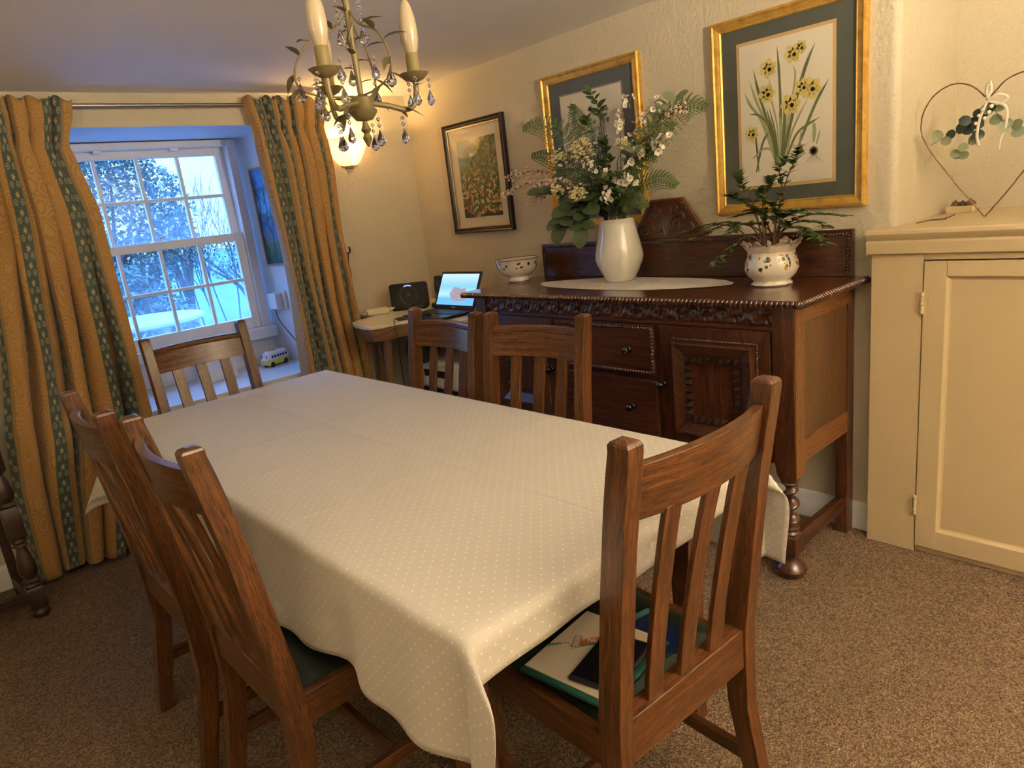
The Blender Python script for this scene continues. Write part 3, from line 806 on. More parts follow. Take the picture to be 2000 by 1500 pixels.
# drawers (centre), doors (each side)
DY0, DY1 = -.262, .262
for z0, z1, bead in ((.690, .890, True), (.445, .668, False)):
    g = G(); g.box((BX-.004, DY0+.004, z0), (BX+.012, DY1-.004, z1)); d = g.build('drawer', OAKD, sb, bevel=.003)
    if bead:
        g = G(); c = .012
        for a, b in (((DY0+c, z0+c), (DY1-c, z0+c)), ((DY0+c, z1-c), (DY1-c, z1-c)), ((DY0+c, z0+c), (DY0+c, z1-c)), ((DY1-c, z0+c), (DY1-c, z1-c))): beads(g, a, b, BX-.006, .0068)
        g.build('bead_moulding', OAKD, d, smooth=1)
    knob(d, -.14, (z0+z1)/2); knob(d, .15, (z0+z1)/2)
for s in (-1, 1):
    ya, yb = (BY0+.078, DY0-.022) if s < 0 else (DY1+.022, BY1-.078)
    g = G(); g.box((BX-.002, ya, .445), (BX+.012, yb, .890)); d = g.build('door', OAKD, sb, bevel=.003)
    pa, pb, z0, z1 = ya+.045, yb-.055, .478, .845
    g = G(); beads(g, (pa, z1), (pb, z1), BX-.003, .0042); beads(g, (pa, z0), (pb, z0), BX-.003, .0042); beads(g, (pa, z0), (pa, z1), BX-.003, .0042); beads(g, (pb, z0), (pb, z1), BX-.003, .0042)
    g.build('bead_moulding', OAKD, d, smooth=1)
    def ring_(a, x): return [(x, pa+a, z0+a), (x, pb-a, z0+a), (x, pb-a, z1-a), (x, pa+a, z1-a)]
    g = G(); rr = [ring_(a, x) for a, x in ((.006, BX-.002), (.009, BX-.024), (.015, BX-.026), (.054, BX-.009), (.056, BX-.003))]
    g.loft(rr, caps=False); g.build('bevelled_frame', OAKD, d, smooth=.3)
    g = G(); a = .055; g.face([(BX-.005, pa+a, z0+a), (BX-.005, pb-a, z0+a), (BX-.005, pb-a, z1-a), (BX-.005, pa+a, z1-a)], [(0, 0), (0, .2), (.3, .2), (.3, 0)])
    g.build('inner_panel', OAKD, d)
    g = G(); a = .070; st = .027
    def spike(y, z):
        b = st/2*.95; ap = (BX-.036, y, z); q = [(BX-.008, y-b, z-b), (BX-.008, y+b, z-b), (BX-.008, y+b, z+b), (BX-.008, y-b, z+b)]
        for i in range(4): g.face([q[i], q[(i+1) % 4], ap])
    ny = int((pb-pa-2*a)/st); nz_ = int((z1-z0-2*a)/st)
    for i in range(ny+1):
        y = pa+a+(pb-pa-2*a)*i/ny
        spike(y, z0+a); spike(y, z1-a)
    for i in range(1, nz_):
        z = z0+a+(z1-z0-2*a)*i/nz_
        spike(pa+a, z); spike(pb-a, z)
    g.build('diamond_studs', DARKW, d, smooth=0)
    knob(d, yb-.012 if s < 0 else ya+.012, .667)
# back board and carved pediment
UX = DB-.028
g = G(); g.box((UX, BY0+.005, 1.0), (UX+.022, BY1-.012, 1.168)); bb = g.build('backboard', OAKD, sb, bevel=.003)
g = G(); beads(g, (BY0+.02, 1.152), (BY1-.03, 1.152), UX-.003, .006); beads(g, (BY0+.02, 1.01), (BY0+.02, 1.152), UX-.003, .006); beads(g, (BY1-.03, 1.01), (BY1-.03, 1.152), UX-.003, .006)
g.build('bead_moulding', OAKD, bb, smooth=1)
PC = -.016
poly = [(PC-.195, 1.168), (PC+.195, 1.168), (PC+.082, 1.335), (PC-.082, 1.335)]
g = G(); g.prism(poly, UX, UX+.02, lambda a, b, h: (h, a, b)); pd = g.build('pediment', OAKW, sb, bevel=.002)
g = G()
for k in (-1, 1):
    for (cy_, cz_, r0, dr) in ((.048, 1.222, .036, 1), (.112, 1.205, .026, -1), (.04, 1.286, .022, -1)):
        pts = []
        for i in range(26):
            t = i/25; a = dr*(t*2*PI*1.5)+1.2; r_ = r0*(1-.85*t); pts.append((UX-.004, PC+k*(cy_+r_*math.cos(a)), cz_+r_*math.sin(a)))
        g.tube(pts, [.006*(1-.4*i/25) for i in range(26)], 6)
    g.tube(curve([(UX-.004, PC+k*.01, 1.18), (UX-.004, PC+k*.03, 1.25), (UX-.004, PC+k*.075, 1.275), (UX-.004, PC+k*.095, 1.25)], 8), .006, 6)
for i in range(14):
    t = i/13; g.sphere((UX-.006, PC-.176+.098*t, 1.18+.145*t), .005, 6, 4); g.sphere((UX-.006, PC+.176-.098*t, 1.18+.145*t), .005, 6, 4)
g.prism([(PC+(a-PC)*.93, 1.172+(b-1.168)*.93) for a, b in poly], UX-.004, UX-.0005, lambda a, b, h: (h, a, b))
g.build('carving', OAKD, pd, smooth=1)
# ---- on the sideboard
dl = thing('doily', 'white crochet lace doily under the white vase on the sideboard', 'doily', (2.385, 1.905, 1.0))
def mk_lace():
    t = NT('crochet_lace'); o = t.obj()
    v = t.n('TexVoronoi', {'Vector': o, 'Scale': 150.0}, feature='DISTANCE_TO_EDGE').outputs[0]
    hole = t.m('GREATER_THAN', v, .24); s = t.n('SeparateXYZ', {0: o})
    band = t.m('GREATER_THAN', t.m('ADD', s.outputs[1], t.m('MULTIPLY', t.noise(o, 6, 2), .2)), -.02)
    a = t.m('SUBTRACT', 1.0, t.m('MULTIPLY', t.m('MULTIPLY', hole, band), 1.0))
    t.bsdf((.84, .80, .72), .85, t.bump(v, .4, .002), Alpha=a); return t.mat
g = G(); n = 120; rings = []
for k, rr in enumerate((.001, .3, .6, .85, 1.0)):
    ring = []
    for i in range(n):
        a = 2*PI*i/n; ca, sa = math.cos(a), math.sin(a)
        e = 1+(.018*abs(math.sin(11*a)) if k == 4 else 0)
        ring.append((.165*rr*e*math.copysign(abs(ca)**1.15, ca), .50*rr*e*math.copysign(abs(sa)**.95, sa), .0022+.001*math.sin(5*a)*rr))
    rings.append(ring)
g.grid(rings, wrapu=True); g.build('lace', mk_lace(), dl, smooth=1)
vs = thing('vase', 'tall white glazed vase on the lace doily holding the flower arrangement', 'vase', (2.45, 1.985, 1.0035))
g = G()
prof = [(.0, .001), (.058, .0), (.064, .006), (.085, .045), (.101, .080), (.107, .102), (.105, .125), (.098, .160), (.088, .205), (.079, .245), (.074, .268), (.071, .270), (.069, .266), (.076, .235), (.088, .19), (.09, .14)]
g.lathe(prof, 48); g.build('body', PORC, vs, smooth=1.2)
bw = thing('bowl', 'white china bowl with dark leaf and red flower border on sideboard end', 'bowl', (2.405, 2.605, 1.0))
def mk_bowl():
    t = NT('floral_china'); o = t.obj(); z = t.n('SeparateXYZ', {0: o}).outputs[2]
    v = t.n('TexVoronoi', {'Vector': o, 'Scale': 48.0}); cs = t.n('SeparateColor', {0: v.outputs['Color']})
    m = t.m('MULTIPLY', t.m('LESS_THAN', v.outputs['Distance'], .36), t.m('GREATER_THAN', cs.outputs[0], .22))
    band = t.m('MULTIPLY', t.m('GREATER_THAN', z, .076), t.m('LESS_THAN', z, .107))
    col = t.ramp(cs.outputs[1], [(0, (.02, .035, .03)), (.62, (.03, .03, .05)), (.72, (.35, .04, .02)), (.9, (.45, .12, .03))], 'CONSTANT')
    c = t.mix(t.m('MULTIPLY', m, band), (.76, .70, .60), col)
    rim = t.m('MAXIMUM', t.m('GREATER_THAN', z, .117), t.m('MULTIPLY', t.m('GREATER_THAN', z, .006), t.m('LESS_THAN', z, .010)))
    c = t.mix(rim, c, (.10, .06, .05)); t.bsdf(c, .12, Coat_Weight=.6); return t.mat
g = G(); g.lathe([(.001, .004), (.050, .0), (.056, .004), (.052, .022), (.050, .030), (.072, .040), (.092, .058), (.100, .080), (.103, .100), (.111, .119), (.108, .120), (.099, .100), (.095, .080), (.085, .058), (.06, .045), (.001, .042)], 40)
g.build('body', mk_bowl(), bw, smooth=1.2)
pp = thing('potted_plant', 'trailing small-leaved plant in fluted floral china pot on the sideboard', 'plant', (2.395, 1.245, 1.0))
def mk_pot():
    t = NT('posy_china'); o = t.obj(); s = t.n('SeparateXYZ', {0: o})
    an = t.m('DIVIDE', t.m('ARCTAN2', s.outputs[1], s.outputs[0]), 2*PI/8)
    a = t.m('SUBTRACT', t.m('FRACT', t.m('ADD', an, .25)), .5); b = t.m('SUBTRACT', s.outputs[2], .088)
    r = t.m('SQRT', t.m('ADD', t.m('MULTIPLY', t.m('MULTIPLY', a, a), .0072), t.m('MULTIPLY', t.m('MULTIPLY', b, b), .7)))
    patch = t.m('LESS_THAN', r, .029)
    v = t.n('TexVoronoi', {'Vector': o, 'Scale': 68.0}); cs = t.n('SeparateColor', {0: v.outputs['Color']})
    m = t.m('MULTIPLY', t.m('LESS_THAN', v.outputs['Distance'], .50), t.m('GREATER_THAN', cs.outputs[0], .35))
    col = t.ramp(cs.outputs[1], [(0, (.05, .08, .03)), (.35, (.03, .05, .05)), (.5, (.42, .12, .06)), (.66, (.45, .26, .05)), (.82, (.10, .12, .22))], 'CONSTANT')
    c = t.mix(t.m('MULTIPLY', m, patch), (.76, .70, .58), col)
    rim = t.m('GREATER_THAN', t.m('ADD', s.outputs[2], t.m('MULTIPLY', t.noise(o, 40, 2), .012)), .153)
    c = t.mix(t.m('MULTIPLY', rim, .6), c, (.32, .16, .06)); t.bsdf(c, .14, Coat_Weight=.6); return t.mat
POTM = mk_pot()
g = G()
prof = [(.001, .003), (.066, .0), (.072, .006), (.064, .016), (.066, .022), (.084, .040), (.093, .062), (.090, .085), (.082, .108), (.083, .128), (.095, .148), (.104, .152), (.100, .150), (.086, .128), (.078, .11), (.001, .105)]
g.lathe(prof, 96, mod=lambda a, z, k: 1+(.03*abs(math.cos(4*a)) if 3 < k < 9 else 0)+(.03*math.sin(12*a) if k in (1, 2) else 0)+(.05*math.cos(8*a) if k in (10, 11, 12) else 0), zmod=lambda a, k: .007*math.cos(8*a)+.003*math.cos(24*a) if k in (10, 11, 12) else 0)
g.build('pot', POTM, pp, smooth=1.2)
g = G(); g.lathe([(.001, .118), (.08, .116), (.08, .108)], 24); g.build('soil', plain('potting_soil', (.035, .022, .014), .95), pp)
g = G()
for k in range(16):
    a = r.uniform(0, 2*PI); g.tube([(.05*math.cos(a), .05*math.sin(a), .118), (.085*math.cos(a+.3), .085*math.sin(a+.3), r.uniform(.13, .155))], .0035, 5)
g.build('bark_chips', plain('bark_chip', (.20, .12, .06), .8), pp)
STEMB = plain('woody_stem', (.12, .062, .026), .7)
PL = [mk_leaf('box_leaf', (.05, .095, .022), (.11, .17, .045)), mk_leaf('box_leaf_light', (.13, .20, .05), (.20, .28, .09))]
def local(o, p): return Vector(p)-Vector(o.location)
pr = random.Random(21)
tips = [((2.36, 1.35, 1.401), 0), ((2.33, 1.11, 1.462), .2), ((2.37, 1.177, 1.43), .1), ((2.40, .985, 1.226), .1), ((2.33, 1.56, 1.21), .1), ((2.31, 1.43, 1.085), .25), ((2.33, 1.372, 1.33), .1), ((2.38, 1.234, 1.372), 0), ((2.36, 1.02, 1.14), .25), ((2.36, 1.06, 1.16), .2), ((2.34, 1.30, 1.27), .1), ((2.38, 1.126, 1.25), .1), ((2.30, 1.45, 1.22), .1), ((2.36, 1.22, 1.29), 0), ((2.32, 1.36, 1.20), .2), ((2.33, 1.52, 1.185), .2), ((2.40, 1.18, 1.24), .1), ((2.37, 1.37, 1.25), .2), ((2.42, 1.05, 1.19), .15), ((2.44, 1.30, 1.34), 0)]
gs = G(); gl = G()
for tip, sag in tips:
    T = local(pp, tip); B = Vector((pr.uniform(-.04, .04), pr.uniform(-.04, .04), .12))
    mid = B.lerp(T, .5)+Vector((pr.uniform(-.02, .02), pr.uniform(-.02, .02), .05+sag*.4*(T-B).length))
    C_ = curve([B, B.lerp(mid, .5)+Vector((0, 0, .03)), mid, mid.lerp(T, .55)+Vector((pr.uniform(-.015, .015), pr.uniform(-.015, .015), .01)), T], 7)
    gs.tube(C_, [.0032-.0022*i/len(C_) for i in range(len(C_))], 5)
    for i in range(int(len(C_)*.30), len(C_)):
        p = C_[i]; d = (C_[i]-C_[i-1]).normalized(); dens = 4 if i > len(C_)*.6 else 2
        if pr.random() < (.08 if i > len(C_)*.6 else .35): continue
        for k in range(dens):
            a = pr.uniform(0, 2*PI); side = Vector((math.cos(a), math.sin(a), .25))
            gl.mi = 1 if (i > len(C_)-4 and pr.random() < .55) or pr.random() < .08 else 0
            gl.leaf(p, (d*.5+side), (0, 0, 1), pr.uniform(.024, .038), pr.uniform(.016, .023), .2, nseg=3)
gs.build('stems', STEMB, pp, smooth=1); gl.build('foliage', PL, pp, smooth=1)

# ================================================================== FLOWER ARRANGEMENT (each stem a thing)
FERN = [mk_leaf('fern_green', (.065, .11, .025), (.14, .19, .05)), mk_leaf('fern_dark', (.035, .065, .025), (.065, .10, .035))]
RUSC = mk_leaf('dark_leaf', (.026, .055, .016), (.065, .11, .032), .35)
EUC = [mk_leaf('eucalyptus_leaf', (.16, .19, .10), (.24, .27, .16), .5), mk_leaf('eucalyptus_dark', (.036, .066, .028), (.075, .105, .045), .4)]
GST = plain('green_stem', (.045, .055, .018), .6); BST = plain('brown_twig', (.06, .035, .02), .7)
WFL = mk_leaf('white_petal', (.78, .72, .60), (.86, .82, .72)); CFL = mk_leaf('cream_petal', (.55, .48, .24), (.70, .64, .40)); PFL = mk_leaf('blush_berry', (.52, .34, .24), (.70, .52, .40))
YEL = plain('yellow_centre', (.45, .30, .05), .7)
fr = random.Random(5); VC = Vector((2.45, 1.985, 1.22))
def stem_path(tip, lean=.35, k=0, n=9):
    T = Vector(tip); d = T-VC; h = Vector((d.x, d.y, 0)); rim = h.normalized()*min(.052, h.length*.3) if h.length > 1e-6 else Vector()
    B = VC+rim*.5+Vector((0, 0, -.12+fr.uniform(-.02, .02))); Rm = VC+rim+Vector((0, 0, .055))
    up = Rm+Vector((h.x*lean*.6, h.y*lean*.6, max(d.z*.62, .07)))
    mid = up.lerp(T, .55)+Vector((fr.uniform(-.008, .008), fr.uniform(-.012, .012), k))
    return curve([B, Rm, up, mid, T], n)
def stem_thing(name, label, group, C_, rad, mat):
    o = thing(name, label, 'flower stem', tuple(C_[0]), 0, group); L = [p-C_[0] for p in C_]
    g = G(); g.tube(L, [rad*(1-.6*i/len(L)) for i in range(len(L))], 5); g.build('stem', mat, o, smooth=1); return o, L
def fern(tip, label, k=.03, W0=.075, dark=0, lean=.4, start=.36):
    o, L = stem_thing('fern_frond', label, 'fern fronds in the vase', stem_path(tip, lean, k, 14), .0022, GST); g = G(); n = len(L); g.mi = dark
    s0 = int(n*start)
    for i in range(s0, n-1, 2):
        t = (i-s0)/(n-1-s0); p = L[i]; d = (L[i+1]-L[i-1]).normalized(); up = Vector((-.8, -.45, .35)); side = d.cross(up).normalized()
        w = W0*(math.sin(PI*min(1, .18+t*.82))**.8)*(1-.35*t)+.008
        for s in (-1, 1):
            dd = (side*s+d*.55+Vector((0, 0, -.12))).normalized(); m = max(4, int(w/.0085))
            for j in range(m):
                q = p+dd*w*(j+.4)/m-Vector((0, 0, .25*w*(j/m)**2)); ll = .0125*(1-.7*j/m)+.003
                for s2 in (-1, 1):
                    e = (dd*.6+d*s2).normalized(); g.leaf(q, e, up, ll, ll*.5, .1, nseg=2)
    g.build('leaflets', FERN, o, smooth=0)
fern((2.36, 2.42, 1.715), 'green fern frond arching far left at the top of the arrangement', .06)
fern((2.34, 2.36, 1.59), 'dark fern frond pointing left below the arching one', .02, .06, 1)
fern((2.40, 2.14, 1.765), 'upright fern frond in front of the left gold frame', .0, .055, 1)
fern((2.44, 1.505, 1.655), 'large fern frond arching right towards the big daffodil picture', .07, .085)
fern((2.36, 1.60, 1.60), 'green fern frond just below the large right-hand frond', .05, .075)
fern((2.30, 1.56, 1.385), 'low fern frond spreading right above the pediment', .04, .06)
fern((2.26, 1.68, 1.315), 'short fern frond drooping over the vase rim on the right', .03, .05, 0)
fern((2.26, 2.17, 1.31), 'short dark fern frond drooping over the vase rim on the left', .03, .05, 1)
fern((2.40, 1.70, 1.53), 'mid-height fern frond right of centre of the arrangement', .02, .06)
fern((2.38, 2.28, 1.48), 'mid-height fern frond left of centre of the arrangement', .02, .06)
def leafy(tip, label, name='leafy_spray', mats=RUSC, L0=.035, wd=.5, start=.35, dens=1.0, shape='leaf', lean=.35, k=.02, bare=0, group='dark leafy sprays in the vase', stem=GST, berries=True):
    o, L = stem_thing(name, label, group, stem_path(tip, lean, k, 9), .0022, stem); g = G(); n = len(L)
    for i in range(int(n*start), n):
        t = i/n
        if fr.random() > dens: continue
        p = L[i]; d = (L[min(i+1, n-1)]-L[i-1]).normalized()
        for s in range(2):
            a = fr.uniform(0, 2*PI); sd = Vector((math.cos(a), math.sin(a), .3))
            l = L0*fr.uniform(.7, 1.25); g.mi = fr.randrange(len(mats)) if isinstance(mats, list) else 0
            g.leaf(p, d*.5+sd, (-.6, -.4, .7), l, l*wd, .2, shape, 8 if shape == 'round' else 4)
    g.leaf(L[-1], (L[-1]-L[-3]), (-.6, -.4, .7), L0*1.2, L0*wd, .2, shape, 8 if shape == 'round' else 4)
    g.build('leaves', mats, o, smooth=1)
leafy((2.43, 2.055, 1.80), 'tallest dark-leaved spray, its bare stem crossing the left gold-framed picture', dens=.42, L0=.045, start=.5)
leafy((2.42, 2.135, 1.75), 'thin dark-leaved spray just left of the tallest one', dens=.35, L0=.035, start=.55)
for i, (tp, lb) in enumerate((((2.36, 1.98, 1.52), 'bushy dark spray in the middle of the arrangement'), ((2.33, 2.06, 1.46), 'bushy dark spray left of the middle of the arrangement'), ((2.34, 1.87, 1.45), 'bushy dark spray right of the middle of the arrangement'), ((2.29, 2.12, 1.40), 'low bushy dark spray at the left of the arrangement'), ((2.30, 1.80, 1.38), 'low bushy dark spray at the right of the arrangement'), ((2.44, 2.02, 1.60), 'tall bushy dark spray behind the cream blossom cluster'), ((2.42, 1.80, 1.55), 'dark spray between the white blossom branches'), ((2.27, 1.96, 1.36), 'short dark spray over the front of the vase'))):
    leafy(tp, lb, L0=.034, dens=1.0, start=.28, wd=.55)
def euc(tip, label, m, L0, dens=.5, start=.5, k=.0, n=None):
    leafy(tip, label, 'eucalyptus_stem', [EUC[m]], L0, .78, start, dens, 'round', .35, k, group='eucalyptus stems in the vase')
euc((2.33, 1.73, 1.57), 'pale eucalyptus stem with big round leaves right of centre', 0, .060, .42, .5)
euc((2.28, 1.93, 1.45), 'pale eucalyptus stem with one round leaf facing front', 0, .055, .30, .6)
euc((2.44, 1.645, 1.70), 'tall pale sage-leaved stem at upper right of the arrangement', 0, .050, .30, .62)
euc((2.27, 2.24, 1.425), 'dark round-leaved eucalyptus stem reaching out to the left', 1, .060, .30, .55)
euc((2.22, 2.08, 1.29), 'dark big-leaved eucalyptus stem drooping over the vase at left', 1, .085, .55, .45, .05)
euc((2.24, 2.00, 1.275), 'dark big-leaved eucalyptus stem hanging lowest over the vase rim', 1, .085, .5, .45, .07)
def flower(g, p, nrm, R, np=5):
    nrm = Vector(nrm).normalized(); a_ = nrm.cross(Vector((.3, .2, 1))).normalized(); b_ = nrm.cross(a_)
    g.mi = 0
    for k in range(np):
        a = 2*PI*k/np+fr.random(); d = a_*math.cos(a)+b_*math.sin(a); g.leaf(p, d+nrm*.35, nrm, R, R*.95, -.1, 'round', 3)
    g.mi = 1; g.sphere(p+nrm*R*.2, R*.22, 5, 3)
def blossom(tip, label, nf, R, start=.45, spread=.02, lean=.3, k=0, mats=None, name='blossom_branch', group='white blossom branches in the vase'):
    o, L = stem_thing(name, label, group, stem_path(tip, lean, k, 9), .0024, BST); g = G(); n = len(L)
    for i in range(nf):
        t = start+(1-start)*((i+fr.random())/nf); p = L[min(n-1, int(t*n))]
        v = Vector((fr.uniform(-1, 1)-.5, fr.uniform(-1, 1), fr.uniform(-.6, 1))).normalized()
        flower(g, p+v*spread*fr.uniform(.4, 1.2), v, R*fr.uniform(.65, 1.15))
    g.build('flowers', mats or [WFL, YEL], o, smooth=1); return o
blossom((2.44, 1.867, 1.752), 'tall upright white blossom branch in front of the left gold frame edge', 26, .015)
blossom((2.42, 1.70, 1.72), 'white blossom branch leaning right in front of bare wall', 24, .016)
blossom((2.36, 1.625, 1.56), 'white blossom branch with large flowers at the right', 16, .022, .5, .03)
blossom((2.31, 1.76, 1.45), 'short white blossom branch low at right of centre', 22, .018, .4, .04)
blossom((2.28, 1.87, 1.38), 'short white blossom branch just above the vase rim', 14, .016, .4, .035)
blossom((2.34, 2.00, 1.50), 'white blossom branch among dark leaves in the middle', 14, .014, .5, .04)
def cluster(tip, label, rad, nb):
    o, L = stem_thing('cream_blossom', label, 'cream blossom clusters in the vase', stem_path(tip, .3, 0, 8), .0026, GST); g = G(); c = L[-1]
    gs = G()
    for i in range(nb):
        v = Vector((fr.gauss(0, 1), fr.gauss(0, 1), fr.gauss(0, .7))); v = v.normalized()*rad*fr.uniform(.4, 1)
        flower(g, c+v, v+Vector((-.3, -.2, .4)), .008, 5)
        if i % 3 == 0: gs.tube([c-Vector((0, 0, rad*.5)), c+v*.95], .0008, 3)
    g.build('florets', [CFL, YEL], o, smooth=1); gs.build('flower_stalks', GST, o)
cluster((2.36, 2.07, 1.575), 'big cream blossom cluster at the upper left of the arrangement', .062, 120)
cluster((2.32, 2.17, 1.555), 'loose cream blossom cluster left of the big one', .045, 60)
cluster((2.26, 2.03, 1.40), 'cream blossom cluster low at the left, above the big dark leaves', .042, 70)
cluster((2.27, 2.15, 1.42), 'small cream blossom cluster low at far left', .035, 45)
cluster((2.33, 1.83, 1.57), 'small yellow-cream cluster between the pale eucalyptus leaves', .03, 40)
def berry(tip, label, sub, k):
    o, L = stem_thing('berry_spray', label, 'blush berry sprays in the vase', stem_path(tip, .45, k, 10), .002, BST); g = G(); n = len(L); gs = G()
    for i in range(int(n*.5), n):
        for s in range(sub+2):
            v = Vector((fr.uniform(-1, 1), fr.uniform(-1, 1), fr.uniform(-1.1, .5))).normalized()*fr.uniform(.008, .026)
            gs.tube([L[i], L[i]+v], .0006, 3); g.sphere(L[i]+v, fr.uniform(.0045, .0070), 6, 4)
    g.build('berries', PFL, o, smooth=1); gs.build('twiglets', BST, o)
berry((2.34, 2.575, 1.435), 'blush berry spray reaching furthest left, towards the dark-framed picture', 3, .05)
berry((2.36, 2.545, 1.515), 'blush berry spray pointing left just above the lowest one', 3, .03)
berry((2.30, 2.37, 1.395), 'short blush berry spray drooping at the left', 3, .03)
berry((2.30, 2.30, 1.46), 'blush berry spray tucked under the left ferns', 3, .02)
berry((2.43, 1.60, 1.67), 'dark seed-headed spray at the upper right beside the fern', 1, .02)

# ================================================================== PICTURES
def picture(name, label, yc, zc, w, h, prof, fmat, extra=None, cat='picture', loc=None, rz=0):
    o = thing(name, label, cat, loc or (XR, yc, zc), rz); g = G(); rings = []
    for ins, x in prof: rings.append([(-x, -(w/2-ins), -(h/2-ins)), (-x, (w/2-ins), -(h/2-ins)), (-x, (w/2-ins), (h/2-ins)), (-x, -(w/2-ins), (h/2-ins))])
    for k in range(4):
        k2 = (k+1) % 4
        P = [[r_[k] for r_ in rings], [r_[k2] for r_ in rings]]; L = w if k in (0, 2) else h
        g.grid(P, lambda i, j, L=L: (i*L, j*.01))
    g.build('frame', fmat, o, smooth=.5); return o
def flat(o, name, w, h, x, mat, cy=0, cz=0):
    g = G(); g.box((-x, -w/2+cy, -h/2+cz), (-x+.0015, w/2+cy, h/2+cz)); return g.build(name, mat, o, smooth=0)
def pane(o, w, h, x):
    g = G(); g.face([(-x, -w/2, -h/2), (-x, w/2, -h/2), (-x, w/2, h/2), (-x, -w/2, h/2)]); return g.build('glass', PICGLASS, o, smooth=0)
GP = [(0, 0), (0, .020), (.004, .027), (.010, .028), (.014, .022), (.024, .020), (.032, .016), (.036, .017), (.040, .012), (.040, .006)]
INK = [mk_leaf('ink_green', (.09, .12, .04), (.17, .19, .08)), mk_leaf('ink_yellow', (.60, .48, .10), (.70, .60, .25)), mk_leaf('ink_ochre', (.40, .28, .06), (.5, .36, .10)), mk_leaf('ink_grey', (.20, .17, .13), (.32, .28, .22)), mk_leaf('ink_pale_green', (.28, .31, .16), (.36, .38, .22))]
def strap(g, X, pts, w, mi, lay, taper=True):
    C_ = curve([Vector((p[0], p[1], 0)) for p in pts], 7); n = len(C_); L, R = [], []
    for i, p in enumerate(C_):
        d = (C_[min(i+1, n-1)]-C_[max(i-1, 0)]).normalized(); s = Vector((-d.y, d.x, 0)); t = i/(n-1)
        ww = w/2*((min(1, 4*(1-t))*(.5+.5*min(1, t*4))) if taper else 1)+.0003
        for A, q in ((L, p-s*ww), (R, p+s*ww)): A.append((-(X+lay*.00012), -q.x, q.y))
    g.mi = mi; g.grid([L, R])
def petals(g, X, c, R, np, mi, lay, rot, asp=.5):
    for k in range(np):
        a = rot+2*PI*k/np
        strap(g, X, [c, (c[0]+R*.5*math.cos(a), c[1]+R*.5*math.sin(a)), (c[0]+R*math.cos(a+.1), c[1]+R*math.sin(a+.1))], R*asp, mi, lay)
def outer_gold(label, yc, zc): return picture('framed_print', label, yc, zc, .578, .712, GP, GOLD)
# -- daffodils
o = outer_gold('large gold-framed daffodil print above the right of the sideboard', 1.29, 1.603)
flat(o, 'mount', .51, .645, .007, MOUNTG); BORD = plain('peach_mount_line', (.60, .40, .18), .7)
flat(o, 'mount_border', .372, .532, .0085, BORD, .003, 0); 
pr_w, pr_h, X = .348, .508, .0102
flat(o, 'print', pr_w, pr_h, X, PAPER, .003, 0)
g = G(); uvp = lambda u, v: ((u-.5)*pr_w-.003, (.5-v)*pr_h)
base = (.42, .87)
for k, (pts, w, mi) in enumerate((([base, (.33, .6), (.22, .35), (.16, .17)], .010, 0), ([(.45, .86), (.46, .5), (.45, .25), (.43, .05)], .009, 0), ([(.47, .86), (.6, .5), (.72, .25), (.83, .09)], .012, 0), ([(.62, .8), (.75, .6), (.86, .45), (.97, .34)], .010, 0), ([base, (.28, .55), (.19, .4), (.11, .24)], .009, 4), ([(.40, .86), (.25, .55), (.12, .42), (.05, .32)], .010, 4), ([(.4, .85), (.35, .62), (.22, .50), (.10, .48)], .008, 0), ([(.17, .9), (.25, .70), (.33, .62)], .008, 0), ([(.2, .9), (.18, .72), (.17, .6)], .006, 0), ([(.48, .86), (.53, .6), (.62, .3), (.60, .2)], .006, 4), ([(.44, .87), (.42, .6), (.36, .4), (.34, .24)], .006, 4), ([(.43, .87), (.40, .65), (.33, .45)], .006, 0), ([(.47, .87), (.52, .7), (.58, .52)], .007, 0), ([(.49, .87), (.62, .68), (.74, .62), (.88, .58)], .008, 0), ([(.5, .86), (.58, .65), (.76, .43)], .007, 4), ([(.45, .87), (.47, .66), (.44, .5)], .013, 4), ([(.46, .87), (.5, .6), (.51, .42)], .012, 0), ([(.13, .8), (.26, .74), (.38, .76)], .008, 4), ([(.40, .87), (.39, .7), (.30, .45)], .010, 0), ([(.68, .66), (.67, .74), (.72, .82)], .006, 3), ([(.81, .74), (.82, .66), (.81, .6)], .012, 4), ([(.84, .76), (.88, .66)], .006, 4))):
    strap(g, X, [uvp(*p) for p in pts], w, mi, 1+k*.1)
for k, (u, v, R) in enumerate(((.60, .13, .034), (.68, .10, .026), (.33, .19, .036), (.31, .36, .036), (.79, .38, .040), (.70, .36, .030), (.57, .46, .040), (.13, .62, .030))):
    petals(g, X, uvp(u, v), R, 6, 1, 6+k, k*.7, .62); petals(g, X, uvp(u+.015, v+.008), R*.55, 7, 2, 8+k, k, .45); petals(g, X, uvp(u+.015, v+.008), R*.42, 8, 1, 9+k, k*.5, .5)
petals(g, X, uvp(.81, .80), .018, 9, 3, 6, 0, .6)
for k in range(6): strap(g, X, [uvp(.81, .81), uvp(.76+.02*k, .85), uvp(.72+.035*k, .88)], .0012, 3, 5)
g.build('daffodil_drawing', INK, o, smooth=0); pane(o, .50, .635, .0135)
# -- plant drawing
o = outer_gold('gold-framed botanical print behind the flower arrangement', 2.215, 1.593)
flat(o, 'mount', .51, .645, .007, plain('slate_mount', (.115, .13, .125), .8)); flat(o, 'mount_border', .375, .518, .0085, plain('slate_mount_line', (.30, .29, .26), .8)); flat(o, 'print', .362, .504, X, PAPER)
g = G()
for k in range(16):
    u = .5+.3*math.sin(k*2.3); strap(g, X, [uvp(.5, .9), uvp(.5+(u-.5)*.4, .6), uvp(u, .16+.03*(k % 5))], .004, 3 if k % 3 else 0, 1+k*.1)
    petals(g, X, uvp(u, .16+.03*(k % 5)), .014, 5, 3 if k % 2 else 4, 3, k, .5)
g.build('plant_drawing', INK, o, smooth=0); pane(o, .50, .635, .0135)
